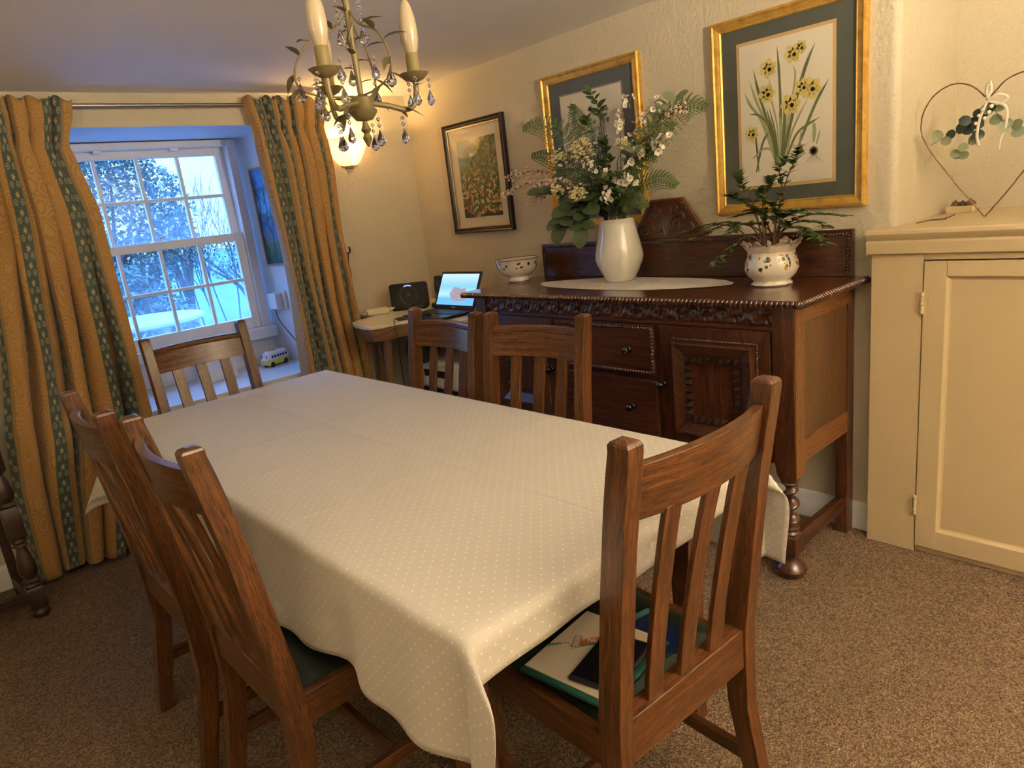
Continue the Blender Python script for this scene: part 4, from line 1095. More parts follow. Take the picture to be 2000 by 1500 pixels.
# -- garden picture
DP = [(0, 0), (0, .024), (.004, .028), (.010, .026), (.014, .022), (.020, .024), (.024, .018), (.029, .018), (.031, .012), (.031, .005)]
o = picture('framed_print', 'smaller dark-framed flower garden picture near the corner', 3.057, 1.550, .505, .600, DP, BLACKW)
g = G(); rr = []
for ins, x in ((.0285, .0165), (.0285, .0185), (.033, .0185), (.033, .010)): rr.append([(-x, -(.2525-ins), -(.30-ins)), (-x, .2525-ins, -(.30-ins)), (-x, .2525-ins, .30-ins), (-x, -(.2525-ins), .30-ins)])
g.loft(rr, caps=False); g.build('silver_slip', plain('silver_slip', (.62, .55, .42), .3, Metallic=.6), o)
flat(o, 'mount', .445, .54, .007, plain('cream_mount', (.70, .62, .46), .8))
def mk_garden():
    t = NT('garden_painting'); oc = t.obj(); s = t.n('SeparateXYZ', {0: oc}); z = s.outputs[2]
    v = t.n('TexVoronoi', {'Vector': oc, 'Scale': 75.0}); cs = t.n('SeparateColor', {0: v.outputs['Color']})
    fl = t.ramp(cs.outputs[0], [(0, (.06, .10, .03)), (.3, (.10, .16, .04)), (.45, (.55, .45, .12)), (.58, (.62, .18, .06)), (.68, (.60, .52, .42)), (.8, (.40, .10, .08)), (.88, (.12, .18, .06))], 'CONSTANT')
    tr = t.ramp(t.noise(oc, 60, 5), [(.3, (.05, .09, .03)), (.5, (.16, .19, .07)), (.65, (.38, .34, .18)), (.8, (.45, .50, .45))])
    zz = t.m('ADD', z, t.m('MULTIPLY', t.noise(oc, 9, 3), .22))
    c = t.mix(t.ramp(zz, [(.08, (0, 0, 0)), (.17, (1, 1, 1))]), fl, tr)
    sk = t.ramp(t.m('ADD', zz, t.m('MULTIPLY', s.outputs[1], .7)), [(.25, (0, 0, 0)), (.33, (1, 1, 1))])
    c = t.mix(sk, c, (.30, .38, .40))
    c = t.mix(t.m('LESS_THAN', zz, -.085), c, (.025, .035, .02))
    t.bsdf(c, .6); return t.mat
flat(o, 'print', .325, .42, .0085, mk_garden(), -.005, -.005)
g = G()
for k in range(4): g.box((-.0095, .075, -.125-.0105*k), (-.009, .125, -.119-.0105*k), Matrix.Rotation(.0, 4, 'X'))
g.box((-.0095, .078, -.185), (-.009, .083, -.12)); g.box((-.0095, .118, -.185), (-.009, .123, -.12)); g.build('painted_bench', plain('painted_red', (.25, .06, .035), .6), o, smooth=0)
pane(o, .44, .535, .0125)
# -- painting on the window reveal
def rev_x(y): return OX1+(IX1+.01-OX1)*(y-YW)/(WY+.16-YW)
ang = math.atan2((OX1-IX1-.01), (WY+.16-YW)); yc = 3.955
o = picture('framed_painting', 'narrow-framed blue painting of trees on the window reveal', 0, 0, .34, .56, [(0, 0), (0, .016), (.012, .016), (.012, .004)], plain('thin_wood_frame', (.30, .20, .14), .5), loc=(rev_x(yc)-.0005, yc, 1.472), rz=ang)
def mk_bluetrees():
    t = NT('blue_tree_painting'); oc = t.obj(); s = t.n('SeparateXYZ', {0: oc}); z = s.outputs[2]
    n = t.noise(oc, 16, 4, .6, .8)
    zz = t.m('ADD', t.m('ADD', z, .28), t.m('MULTIPLY', t.m('SUBTRACT', n, .5), .30))
    c = t.ramp(zz, [(.02, (.03, .09, .06)), (.10, (.06, .16, .08)), (.15, (.20, .18, .09)), (.20, (.05, .15, .40)), (.27, (.03, .07, .12)), (.36, (.12, .38, .70)), (.44, (.03, .09, .18)), (.5, (.08, .30, .70)), (.6, (.04, .16, .45))])
    tr = t.m('LESS_THAN', t.m('ABSOLUTE', t.m('SUBTRACT', t.m('FRACT', t.m('ADD', t.m('MULTIPLY', s.outputs[1], 13), t.m('MULTIPLY', t.noise(oc, 6, 2), 1.2))), .5)), .07)
    c = t.mix(t.m('MULTIPLY', tr, t.m('LESS_THAN', z, .16)), c, (.02, .03, .05)); t.bsdf(c, .5); return t.mat
flat(o, 'canvas', .318, .538, .008, mk_bluetrees())
# -- plug-in unit and its lead
sk = thing('plug_in_unit', 'white plug-in unit with indicator on the window reveal', 'plug', (rev_x(4.07)-.001, 4.07, .985), ang)
g = G(); g.box((-.012, -.065, -.055), (0, .055, .055)); g.build('socket_plate', WPL, sk, bevel=.003)
g = G(); g.box((-.055, -.03, -.05), (-.0125, .06, .045)); g.build('housing', WPL, sk, bevel=.006, seg=3)
g = G(); g.box((-.02, .0602, -.012), (-.034, .0615, .006)); g.build('indicator', BLK, sk)
cbl = thing('cable', 'thin dark cable trailing from the plug-in unit down the reveal', 'cable', (rev_x(4.1)-.03, 4.1, .935))
g = G(); g.tube(curve([(0, 0, 0), (-.002, -.02, -.06), (.015, -.10, -.15), (.03, -.2, -.23), (.045, -.29, -.30), (.052, -.33, -.322)], 6), .0028, 6); g.build('lead', BLK, cbl)
# -- on the window board
vn = thing('toy_camper_van', 'yellow and white toy camper van on the window board', 'toy van', (1.665, 4.035, .612), math.radians(199))
g = G(); YV = plain('toy_yellow', (.70, .60, .10), .25); WV = plain('toy_white', (.80, .82, .80), .25); DW = plain('toy_dark_blue', (.04, .06, .14), .2)
def vsec(x, w, z0, z1, tw): return [(x, -w, z0), (x, w, z0), (x, w, z0+(z1-z0)*.55), (x, w*.96, z1-.012), (x, w*tw, z1), (x, -w*tw, z1), (x, -w*.96, z1-.012), (x, -w, z0+(z1-z0)*.55)]
g.loft([vsec(-.088, .026, .016, .040, .8), vsec(-.083, .033, .012, .046, .8), vsec(.078, .034, .012, .047, .8), vsec(.088, .031, .016, .040, .8)]); g.build('lower_body', YV, vn, bevel=.004)
g = G(); g.loft([vsec(-.083, .031, .044, .074, .6), vsec(-.070, .032, .044, .090, .6), vsec(.050, .032, .044, .092, .6), vsec(.074, .030, .044, .076, .6), vsec(.086, .029, .043, .050, .6)]); g.build('upper_body', WV, vn, bevel=.004)
for s in (-1, 1):
    for x in (-.052, .052):
        g = G(); g.lathe([(.004, -.006), (.016, -.005), (.016, .005), (.004, .006)], 14, (x, s*.029, .016), Matrix.Rotation(PI/2, 4, 'X')); g.build('wheel', BLK, vn)
    for k in range(6):
        x = -.07+.021*k; g = G(); g.box((x, s*.0318-.001, .052), (x+.016, s*.0318+.001, .067)); g.build('side_window', DW, vn)
for s in (-1, 1):
    g = G(); g.face([(.0835, s*.003, .054), (.0835, s*.026, .054), (.076, s*.024, .072), (.076, s*.003, .072)]); g.build('windscreen', DW, vn)
    g = G(); g.sphere((.087, s*.020, .030), .006, 8, 6); g.build('headlamp', WPL, vn)
g = G(); g.box((-.01, -.015, .092), (.03, .015, .096)); g.tube([(.0, 0, .096), (.004, .0, .112)], .003, 6); g.tube([(.022, 0, .096), (.026, 0, .110)], .003, 6); g.build('roof_figures', plain('toy_roof_figure', (.45, .30, .20), .5), vn)
bx = thing('carton', 'white carton with small dark picture on the window board behind chair', 'box', (1.33, 4.02, .612), math.radians(8))
g = G(); g.box((-.085, -.03, 0), (.085, .03, .165)); g.build('box', plain('white_card', (.72, .73, .76), .5), bx, bevel=.002)
g = G(); g.box((.012, -.0312, .04), (.042, -.0303, .12)); g.sphere((.027, -.0306, .130), .007, 8, 6, (1, .1, 1)); g.build('printed_figure', plain('print_dark', (.05, .05, .07), .6), bx)

# ================================================================== CORNER DESK AND WHAT IS ON IT
DZ = .86
dk = thing('corner_desk', 'cream-topped curved corner desk between right curtain and sideboard', 'desk', (2.2, 3.2, 0))
out = [(1.87, 3.40), (1.835, 3.33), (1.808, 3.20), (1.815, 3.125), (1.86, 3.095), (1.93, 3.09), (1.99, 3.075), (2.03, 3.03), (2.045, 2.96), (2.05, 2.86), (2.055, 2.70), (2.598, 2.70), (2.598, 3.655), (2.06, 3.655), (2.06, 3.5), (2.035, 3.458), (1.93, 3.44)]
ol = [(x-2.2, y-3.2) for x, y in out]
g = G(); g.prism(ol, DZ-.016, DZ, lambda a, b, h: (a, b, h)); g.build('desk_top', CRPL, dk, bevel=.003)
ins_ = [(x*.97, y*.97) for x, y in ol]
g = G(); n = len(ol)
P = []
for z, k in ((DZ-.017, .992), (DZ-.075, .97), (DZ-.082, .955)): P.append([(x*k, y*k, z) for x, y in ol+[ol[0]]])
per = [0]
for i in range(n): per.append(per[-1]+math.hypot(ol[(i+1) % n][0]-ol[i][0], ol[(i+1) % n][1]-ol[i][1]))
g.grid(P, lambda i, j: (per[j], i*.05)); g.prism([(x*.95, y*.95) for x, y in ol], DZ-.082, DZ-.017, lambda a, b, h: (a, b, h)); g.build('apron', WALNUT, dk, smooth=.6)
for (xa, ya), (xb, yb) in (((-.24, .02), (-.33, -.03)), ((.02, -.40), (-.03, -.44)), ((.33, .38), (.36, .42)), ((.33, -.40), (.36, -.44)), ((-.07, .37), (-.10, .40))):
    g = G(); g.tube([(xa, ya, DZ-.08), (xb, yb, 0)], [.026, .016], 14); g.build('leg', WALNUT, dk)
ro = thing('router', 'black broadband router with ring light on the corner desk', 'router', (2.275, 3.415, DZ), math.radians(-50))
g = G(); pts = []
for cx_, cz_, a0 in ((.095, .135, 0), (-.095, .135, PI/2), (-.095, .022, PI), (.095, .022, 3*PI/2)):
    for k in range(6): a = a0+PI/2*k/5; pts.append((cx_+.018*math.cos(a), cz_+.018*math.sin(a)))
g.prism(pts, -.014, .014, lambda a, b, h: (a, h, b)); g.build('body', BLK, ro, bevel=.004)
g = G(); g.box((-.10, -.045, 0), (.10, .035, .022)); g.build('foot', BLKG, ro, bevel=.006)
g = G(); g.tube([(.050*math.cos(2*PI*k/40), -.0150, .085+.056*math.sin(2*PI*k/40)) for k in range(41)], .0011, 5); g.build('ring', plain('chrome_ring', (.45, .46, .5), .25, Metallic=.7), ro)
g = G(); g.tube([(.049*math.cos(a), -.0158, .085+.055*math.sin(a)) for a in [PI*.36+PI*.28*k/12 for k in range(13)]], .0032, 5); g.build('ring_light', emit('blue_led', (.25, .35, 1), 1.2), ro)
g = G(); g.tube([(.008*math.cos(2*PI*k/20), -.0152, .085+.008*math.sin(2*PI*k/20)) for k in range(21)], .0007, 4); g.build('logo_ring', plain('chrome_ring', (.45, .46, .5), .25), ro)
text_mesh('logo', 'BT', .008, plain('logo_grey', (.5, .5, .5), .5), Matrix.Translation((0, -.0150, .085)) @ Matrix.Rotation(PI/2, 4, 'X'), ro)
hp = thing('cordless_phone', 'black cordless phone standing in its cradle between router and laptop', 'phone', (2.385, 3.275, DZ), math.radians(-55))
g = G(); g.box((-.04, -.045, 0), (.04, .04, .03)); g.build('cradle', BLKG, hp, bevel=.008, seg=3)
g = G(); g.loft([[(x, y+(z*.12), z) for x, y in ((-w_, -.012), (w_, -.012), (w_, .010), (-w_, .010))] for z, w_ in ((.018, .022), (.06, .023), (.12, .024), (.165, .022), (.175, .018))]); hs = g.build('handset', BLK, hp, bevel=.005, seg=3)
g = G(); g.box((-.016, -.0135, 0), (.016, -.0125, .035), Matrix.Translation((0, .012, .115))); g.build('display', plain('grey_display', (.07, .09, .11), .2), hs)
g = G()
for i in range(3):
    for j in range(4): g.box((-.015+.0115*i, -.0150+.0012*j, .040+.012*j), (-.008+.0115*i, -.0130+.0012*j+.004, .046+.012*j))
g.build('keypad', plain('key_grey', (.25, .25, .26), .4), hs)
lp = thing('laptop', 'open black laptop with bright screen on the corner desk', 'laptop', (2.255, 2.985, DZ))
g = G(); g.box((-.215, -.172, 0), (.0, .172, .016)); b_ = g.build('base', BLK, lp, bevel=.004)
g = G()
for i in range(5):
    for j in range(14): g.box((-.125+.02*i, -.15+.0215*j, .0162), (-.109+.02*i, -.132+.0215*j, .0185))
g.build('keyboard', plain('key_black', (.03, .03, .032), .4), b_)
g = G(); g.box((-.20, -.045, .0162), (-.14, .045, .0168)); g.build('touchpad', BLKG, b_)
Ms = Matrix.Translation((.0, 0, .014)) @ Matrix.Rotation(math.radians(26), 4, 'Y')
g = G(); g.box((-.004, -.172, 0), (.005, .172, .212), Ms); ld = g.build('lid', BLK, lp, bevel=.003)
def mk_screen():
    t = NT('laptop_picture'); uv = t.uv(); s = t.n('SeparateXYZ', {0: uv}); u, v = s.outputs[0], s.outputs[1]
    n = t.noise(uv, 6, 4)
    c = t.ramp(v, [(0, (.16, .42, .80)), (.2, (.13, .42, .85)), (.34, (.40, .66, .95)), (.6, (.20, .50, .90)), (1, (.50, .68, .92))])
    du = t.m('DIVIDE', t.m('SUBTRACT', u, .56), .24); dv = t.m('DIVIDE', t.m('SUBTRACT', v, .34), .22)
    rr_ = t.m('ADD', t.m('ADD', t.m('POWER', t.m('ABSOLUTE', du), 3.0), t.m('POWER', t.m('ABSOLUTE', dv), 2.0)), t.m('MULTIPLY', t.m('SUBTRACT', n, .5), 2.2))
    rock = t.mix(t.noise(uv, 14, 4), (.20, .17, .24), (.42, .36, .42))
    c = t.mix(t.m('LESS_THAN', rr_, 1.0), c, rock)
    t.surf(t.n('Emission', {'Color': c, 'Strength': .75}).outputs[0]); return t.mat
g = G(); q = [(-.0046, .158, .024), (-.0046, -.158, .024), (-.0046, -.158, .198), (-.0046, .158, .198)]
g.face([Ms @ Vector(p) for p in q], [(0, 0), (1, 0), (1, 1), (0, 1)]); g.build('screen', mk_screen(), ld, smooth=0)
g = G(); g.box((-.0052, -.018, .008), (-.0044, .018, .014), Ms); g.build('badge', plain('badge_silver', (.5, .5, .5), .3), ld)
wb_ = thing('extension_block', 'cream rounded plug block on the desk beside the right curtain', 'plug block', (2.105, 3.50, DZ), math.radians(-28))
g = G(); g.box((-.07, -.045, 0), (.06, .04, .032)); g.build('body', CRPL, wb_, bevel=.012, seg=4)
g = G(); g.tube(curve([(.06, 0, .015), (.085, .0, .02), (.11, .03, .012), (.12, .05, .008)], 5), .006, 8); g.build('lead', CRPL, wb_)
ms = thing('charger', 'flat black charger on front edge of the corner desk', 'charger', (2.03, 3.12, DZ), math.radians(-20))
g = G(); g.box((-.045, -.03, 0), (.05, .03, .012)); g.build('body', BLK, ms, bevel=.005)
cb = thing('cable', 'black cable hanging over the front edge of the corner desk', 'cable', (1.985, 3.115, DZ+.004))
g = G(); g.tube(curve([(.005, -.006, .003), (-.03, -.012, .012), (-.055, -.04, 0), (-.058, -.052, -.06), (-.056, -.045, -.25), (-.03, .0, -.5), (.02, .06, -.78), (.05, .1, -.855)], 7), .0026, 6); g.build('lead', BLK, cb)
pt = thing('printer', 'pale rounded machine with dark band under the corner desk', 'printer', (2.33, 3.12, .42))
g = G(); g.box((-.14, -.17, 0), (.14, .17, .17)); g.build('body', WPL, pt, bevel=.03, seg=4)
g = G(); g.box((-.1425, -.13, .075), (-.1395, .13, .115)); g.build('dark_band', BLK, pt)
st = thing('storage_stand', 'dark stand under the corner desk carrying the pale machine', 'stand', (2.33, 3.12, 0))
g = G(); g.box((-.15, -.18, .395), (.15, .18, .42)); g.build('shelf', BLK, st)
for a in (-1, 1):
    for b in (-1, 1):
        g = G(); g.box((a*.135-.012, b*.165-.012, 0), (a*.135+.012, b*.165+.012, .395)); g.build('leg', BLK, st)
bg = thing('bag', 'small dark bag hanging under the corner desk', 'bag', (2.10, 3.14, .60))
g = G(); g.loft([[(x*k, y*k, z) for x, y in ((-.05, -.06), (.05, -.06), (.06, 0), (.05, .06), (-.05, .06), (-.06, 0))] for z, k in ((0, .6), (.03, .95), (.08, 1), (.13, .8), (.15, .5))]); g.build('body', BLK, bg, smooth=1, bevel=.01)
g = G(); g.tube(curve([(-.03, 0, .14), (-.02, 0, .172), (.02, 0, .172), (.03, 0, .14)], 5), .004, 6); g.build('handle', BLK, bg)

# ================================================================== WALL LIGHTS, ADDED FILL LAMPS
def mk_shade():
    t = NT('alabaster_glass_lit'); n = t.noise(t.obj(), 18, 4)
    c = t.mix(n, (1, .74, .38), (1, .82, .52))
    tr = t.n('BsdfTranslucent', {'Color': (.95, .85, .62, 1)}); df = t.n('BsdfDiffuse', {'Color': (.85, .75, .55, 1)})
    m1 = t.n('MixShader', {0: .35, 1: tr.outputs[0], 2: df.outputs[0]})
    em = t.n('Emission', {'Color': c, 'Strength': .22}); a = t.n('AddShader', {0: m1.outputs[0], 1: em.outputs[0]})
    t.surf(a.outputs[0]); return t.mat
SHADE = mk_shade()
def sconce(label, loc, rz, power, col=WARM):
    o = thing('wall_light', label, 'wall light', loc, rz); g = G(); P = []
    prof = [(.034, -.010), (.048, -.004), (.066, .012), (.084, .038), (.100, .068), (.116, .095), (.138, .118), (.165, .132), (.178, .136)]
    for k, (rr_, z) in enumerate(prof):
        row = []
        for j in range(41):
            a = PI+PI*j/40; w = .010*math.cos(4*a)*(k/8)**3
            row.append((rr_*math.cos(a), rr_*math.sin(a)*.80-.004, z+w))
        P.append(row)
    g.grid(P); so = g.build('glass_shade', SHADE, o, smooth=1.2); m = so.modifiers.new('thickness', 'SOLIDIFY'); m.thickness = .004
    g = G(); g.lathe([(.001, -.030), (.026, -.030), (.034, -.012), (.034, -.006), (.001, -.006)], 24, a0=PI, a1=2*PI, M=Matrix.Diagonal((1, .8, 1))); g.build('base', plain('antique_brass', (.35, .22, .09), .4, Metallic=.6), o)
    g = G(); g.box((-.05, -.004, -.02), (.05, 0, .10)); g.build('back_plate', plain('antique_brass', (.35, .22, .09), .4, Metallic=.6), o)
    g = G(); g.lathe([(.001, .0), (.010, .0), (.010, .02), (.016, .04), (.017, .058), (.010, .082), (.001, .088)], 14, (0, -.055, 0)); g.build('bulb', emit('lit_bulb', (1, .72, .40), 4), o, smooth=1)
    lamp('wall_light_lamp', (0, -.065, .095), power, col, .03, o); return o
sconce('lit alabaster glass wall light between right curtain and room corner', (2.168, YW-.001, 1.712), 0, 5.5)
sconce('lit alabaster glass wall light on the wall behind the camera', (1.3, YF+.001, 1.70), PI, 62, SOFT)
def uplighter(label, loc, power):  # added lamps, out of view, put in to bounce fill off the ceiling
    o = thing('added_fill_lamp', label, 'added fill lamp', loc)
    g = G(); g.lathe([(.001, 0), (.14, 0), (.14, .02), (.02, .035), (.012, .05), (.012, 1.60), (.001, 1.60)], 24); g.build('stand', STEEL, o)
    g = G(); g.lathe([(.012, 1.595), (.06, 1.60), (.13, 1.64), (.18, 1.70), (.175, 1.70), (.125, 1.648), (.055, 1.61), (.001, 1.606)], 32, caps=False); g.build('bowl_shade', plain('white_metal', (.75, .72, .66), .4), o, smooth=1)
    g = G(); g.sphere((0, 0, 1.65), .025, 12, 8); g.build('bulb', emit('added_fill_bulb', (1, .8, .55), 5), o)
    lamp('added_fill_light', (0, 0, 1.69), power, SOFT, .05, o)
uplighter('added uplighter left of the camera, unseen fill for the ceiling', (-.85, .9, 0), 22)
uplighter('added uplighter behind the camera, unseen fill for the ceiling', (1.2, -1.0, 0), 225)

# ================================================================== CHANDELIER
chn = thing('chandelier', 'unlit antiqued cream chandelier with leaves and crystal drops above the table', 'chandelier', (.752, 1.188, 1.579))
def cdir(deg):
    a = math.radians(deg); return Vector((.753*math.cos(a)+.658*math.sin(a), -.658*math.cos(a)+.753*math.sin(a), 0))
g = G(); g.lathe([(.001, -.050), (.004, -.046), (.009, -.034), (.005, -.026), (.010, -.020), (.006, -.012), (.004, -.004), (.014, -.002)], 14); g.build('finial', VERDI, chn, smooth=.8)
g = G(); g.lathe([(.006, -.004), (.016, -.002), (.024, .008), (.026, .013), (.024, .016), (.021, .019), (.021, .036), (.012, .040), (.006, .042)], 20); g.build('hub', VERDI, chn, smooth=.8)
g = G(); g.tube([(0, 0, .035), (0, 0, .19), (0, 0, .40)], [.0055, .0065, .007], 10); g.tube(curve([(.006*math.cos(k), .006*math.sin(k), .10+.012*k) for k in range(22)], 2), .0025, 5); g.build('stem', VERDI, chn)
g = G(); g.lathe([(.001, .525), (.05, .525), (.045, .505), (.015, .49), (.008, .40)], 24); g.tube([(0, 0, .39), (0, 0, .50)], .006, 8); g.build('ceiling_rose', VERDI, chn)
MILK = plain('frosted_bulb_glass', (.46, .37, .25), .25, Coat_Weight=.4)
GLEAF = plain('metal_leaf', (.16, .135, .05), .45, Metallic=.3)
def drop(p, L=.030, w=.0085, chain=2):
    L *= 1.12; w *= 1.12; g = G(); p = Vector(p); z = p.z
    for k in range(chain):
        g.lathe([(.0005, z-.001), (.0042, z-.0055), (.0005, z-.010)], 8, (p.x, p.y, 0)); z -= .011
    z -= .002
    g.lathe([(.0006, z), (w*.45, z-L*.30), (w, z-L*.68), (w*.75, z-L*.88), (.0005, z-L)], 8, (p.x, p.y, 0)); g.build('crystal_drop', CRYSTAL, chn, smooth=0)
def mleaf(g, p, d, L=.036, w=.014, bend=.3): g.leaf(p, d, (0, 0, 1), L, w, bend, 'leaf', 6, .3)
for deg, s in ((-111, 1), (20, 1), (132, 1)):
    d = cdir(deg); side = Vector((-d.y, d.x, 0)); A = []
    for rr_, z in ((.018, .026), (.05, .020), (.079, .012), (.098, .018), (.106, .040), (.107, .066)): A.append(d*rr_+Vector((0, 0, z)))
    arm = G(); arm.tube(curve(A, 6), .0052, 9); am = arm.build('arm', VERDI, chn)
    E_ = d*.107
    g = G(); g.lathe([(.004, .058), (.018, .064), (.028, .074), (.026, .075), (.016, .068), (.001, .066)], 20, E_, mod=lambda a, z, k: 1); g.build('drip_pan', VERDI, am, smooth=.9)
    g = G(); g.lathe([(.013, .066), (.012, .109), (.001, .109)], 16, E_); g.build('candle_sleeve', plain('aged_candle_sleeve', (.20, .155, .055), .6), am)
    g = G(); g.lathe([(.010, .107), (.013, .115), (.0165, .133), (.0172, .147), (.0155, .169), (.010, .191), (.004, .202), (.0005, .204)], 18, E_); bl = g.build('bulb', MILK, am, smooth=1.2)
    if deg == 20:
        g = G()
        for k in range(2):
            for j in range(4 if k else 3):
                a = math.atan2(-E_.y, -E_.x)-.45+.17*j; rr_ = .0163; g.box((-.0002, -.0009, -.0011), (.0002, .0009, .0011), Matrix.Translation(E_+Vector((rr_*math.cos(a), rr_*math.sin(a), (.136-.005*k)))) @ Matrix.Rotation(a, 4, 'Z'))
        g.build('printed_marks', BLK, bl, smooth=0)
    g = G(); mleaf(g, d*.06+Vector((0, 0, .018)), d+side*.6+Vector((0, 0, -.3))); mleaf(g, d*.075+Vector((0, 0, .014)), d*.9-side*.5+Vector((0, 0, -.2)), .045); mleaf(g, d*.105+Vector((0, 0, .05)), d*.2-side+Vector((0, 0, .3)), .03); g.build('leaves', GLEAF, am, smooth=1)
    for q in ((.133, .068, 0), (.100, .066, .026), (.100, .066, -.026)): drop(d*q[0]+side*q[2]+Vector((0, 0, q[1])), .026, .0075, 2)
    drop(d*.075+side*.012+Vector((0, 0, .004)), .026, .007, 2)
    # wire scroll between arms
    d2 = cdir(deg+62); s2 = Vector((-d2.y, d2.x, 0)); W_ = [d2*.004+Vector((0, 0, .185)), d2*.032+Vector((0, 0, .155)), d2*.082+Vector((0, 0, .132)), d2*.110+Vector((0, 0, .090)), d2*.102+Vector((0, 0, .056)), d2*.05+Vector((0, 0, .042)), d2*.012+Vector((0, 0, .040))]
    g = G(); C_ = curve(W_, 7); g.tube(C_, .0019, 6); sc = g.build('wire_scroll', VERDI, chn)
    g = G()
    for i, sg in ((7, 1), (13, -1), (17, 1), (22, -1), (27, 1), (33, -1)): mleaf(g, C_[i], d2*.5+s2*sg*.8+Vector((0, 0, .5 if i < 20 else -.4)), .042, .014)
    g.build('leaves', GLEAF, sc, smooth=1)
    drop(d2*.105+Vector((0, 0, .082)), .030, .009, 1); drop(d2*.03+s2*.02+Vector((0, 0, .105)), .026, .008, 1)
    drop(d2*.045+Vector((0, 0, -.002)), .026, .008, 2)
    drop(d2*.020+s2*.012+Vector((0, 0, .200)), .028, .0085, 4)
g = G()
for k in range(6):
    a = k*1.9; mleaf(g, (0, 0, .06+.024*k), (math.cos(a), math.sin(a), .6), .032, .012)
g.build('leaves', GLEAF, chn, smooth=1)

# ================================================================== ALCOVE CUPBOARD
CX = 2.54
cp = thing('cupboard', 'cream painted alcove cupboard with panelled door beside the sideboard', 'cupboard', (CX, .40, 0))
yL, yR = .957-.40, -.58-.40; hy_ = .793-.40; dr = .20-.40
g = G(); g.box((0, hy_, 0), (.045, yL, 1.083)); g.box((0, yR+.02, 0), (.045, dr-.002, 1.083)); g.box((0.001, dr-.002, 1.060), (.045, hy_, 1.083)); g.box((.012, dr-.002, 0), (.045, hy_, .022)); g.box((.045, yL-.02, 0), (.072, yL, 1.083)); g.build('face_frame', CREAMP, cp, bevel=.003)
g = G(); g.box((.045, yR+.02, .0), (.65, .49, 1.083)); g.build('carcass', plain('dark_inside', (.05, .035, .02), .8), cp)
g = G(); rings = []
sec = [(.004, 1.084), (-.014, 1.084), (-.016, 1.120), (-.012, 1.128), (-.022, 1.140), (-.026, 1.150), (-.024, 1.160), (-.016, 1.165), (.07, 1.165), (.07, 1.084)]
g.loft([[(x, y, z) for x, z in sec] for y in (yL+.012, yR)]); g.box((.07, yR, 1.084), (.658, .505, 1.165)); g.build('top', CREAMP, cp, smooth=.5)
dz0, dz1 = .026, 1.056; pz0, pz1 = .098, 1.006; pa, pb = .723-.40, dr+.065
g = G()
g.box((-.004, pa, dz0), (.03, hy_-.003, dz1)); g.box((-.004, dr+.001, dz0), (.03, pb, dz1)); g.box((-.004, pb, dz0), (.03, pa, pz0)); g.box((-.004, pb, pz1), (.03, pa, dz1))
dd = g.build('door', CREAMP, cp, bevel=.002)
g = G(); rr = []
for a, x in ((0, -.003), (.007, .006), (.012, .008)): rr.append([(x, pb+a, pz0+a), (x, pa-a, pz0+a), (x, pa-a, pz1-a), (x, pb+a, pz1-a)])
g.loft(rr, caps=False); g.face([(.008, pb+.012, pz0+.012), (.008, pa-.012, pz0+.012), (.008, pa-.012, pz1-.012), (.008, pb+.012, pz1-.012)]); g.build('panel', CREAMP, dd, smooth=.3)
for z in (.918, .186):
    g = G()
    for k in range(5): g.lathe([(.0055, z-.036+.0146*k), (.0062, z-.034+.0146*k), (.0062, z-.0235+.0146*k), (.0055, z-.022+.0146*k)], 12, (-.007, hy_-.001, 0))
    g.box((-.006, hy_-.02, z-.034), (-.0035, hy_+.014, z+.034)); g.build('hinge', CREAMP, dd, smooth=.8)
# ---- wire heart wreath
hw = thing('heart_wreath', 'large wire heart with eucalyptus sprig and white ribbon in the alcove', 'wreath', (2.79, .69, 1.165))
hr = random.Random(8)
def HP(a, z): return Vector((-.10*z, a, z))   # leans back a touch... a along +y (photo left)
half = [(0, .004), (.055, .075), (.118, .165), (.170, .245), (.193, .305), (.186, .365), (.152, .415), (.100, .438), (.050, .425), (.012, .388), (0, .372)]
for s in (1, -1):
    g = G()
    for jt in (0, 1): g.tube([p+Vector((hr.uniform(-.0012, .0012), hr.uniform(-.0012, .0012), 0)) for p in curve([HP(s*a, z) for a, z in half], 8)], .0022, 5)
    g.build('wire', WIRE, hw)
def sprig(pts, leaves, dark):
    C_ = curve([HP(*p) for p in pts], 8); g = G(); g.tube(C_, .0011, 5); gl = G()
    for i in range(5, len(C_), leaves):
        for s in (-1, 1):
            d = Vector((hr.uniform(-.6, .2), s*.6+hr.uniform(-.3, .3), hr.uniform(-.5, .6))); gl.mi = 1 if i < len(C_)*dark else 0
            if i > len(C_)*.85: L_ = .016
            else: L_ = hr.uniform(.030, .042)
            gl.leaf(C_[i], d, (-1, 0, .3), L_, L_*.85, .1, 'round', 8)
    a = g.build('twig', plain('green_stem', (.045, .055, .018), .6), hw); b = gl.build('leaves', [EUC[0], mk_leaf('deep_eucalyptus', (.010, .022, .016), (.022, .040, .028), .35)], a, smooth=1)
sprig([(0, .368), (.025, .33), (.07, .295), (.12, .275), (.165, .255)], 7, .72)
sprig([(0, .368), (-.03, .32), (-.06, .28), (-.11, .265), (-.15, .25)], 6, .1)
sprig([(.01, .36), (.035, .30), (.05, .25), (.075, .215), (.09, .20)], 6, .5)
g = G(); RIB = plain('white_ribbon', (.78, .72, .60), .5)
def ribbon(pts, w=.008):
    C_ = curve([HP(*p)+Vector((-.012, 0, 0)) for p in pts], 8); A, B = [], []
    for i, p in enumerate(C_):
        d = (C_[min(i+1, len(C_)-1)]-C_[max(i-1, 0)]).normalized(); s_ = d.cross(Vector((1, 0, 0))).normalized(); A.append(p-s_*w/2); B.append(p+s_*w/2+Vector((.002, 0, 0)))
    g.grid([A, B])
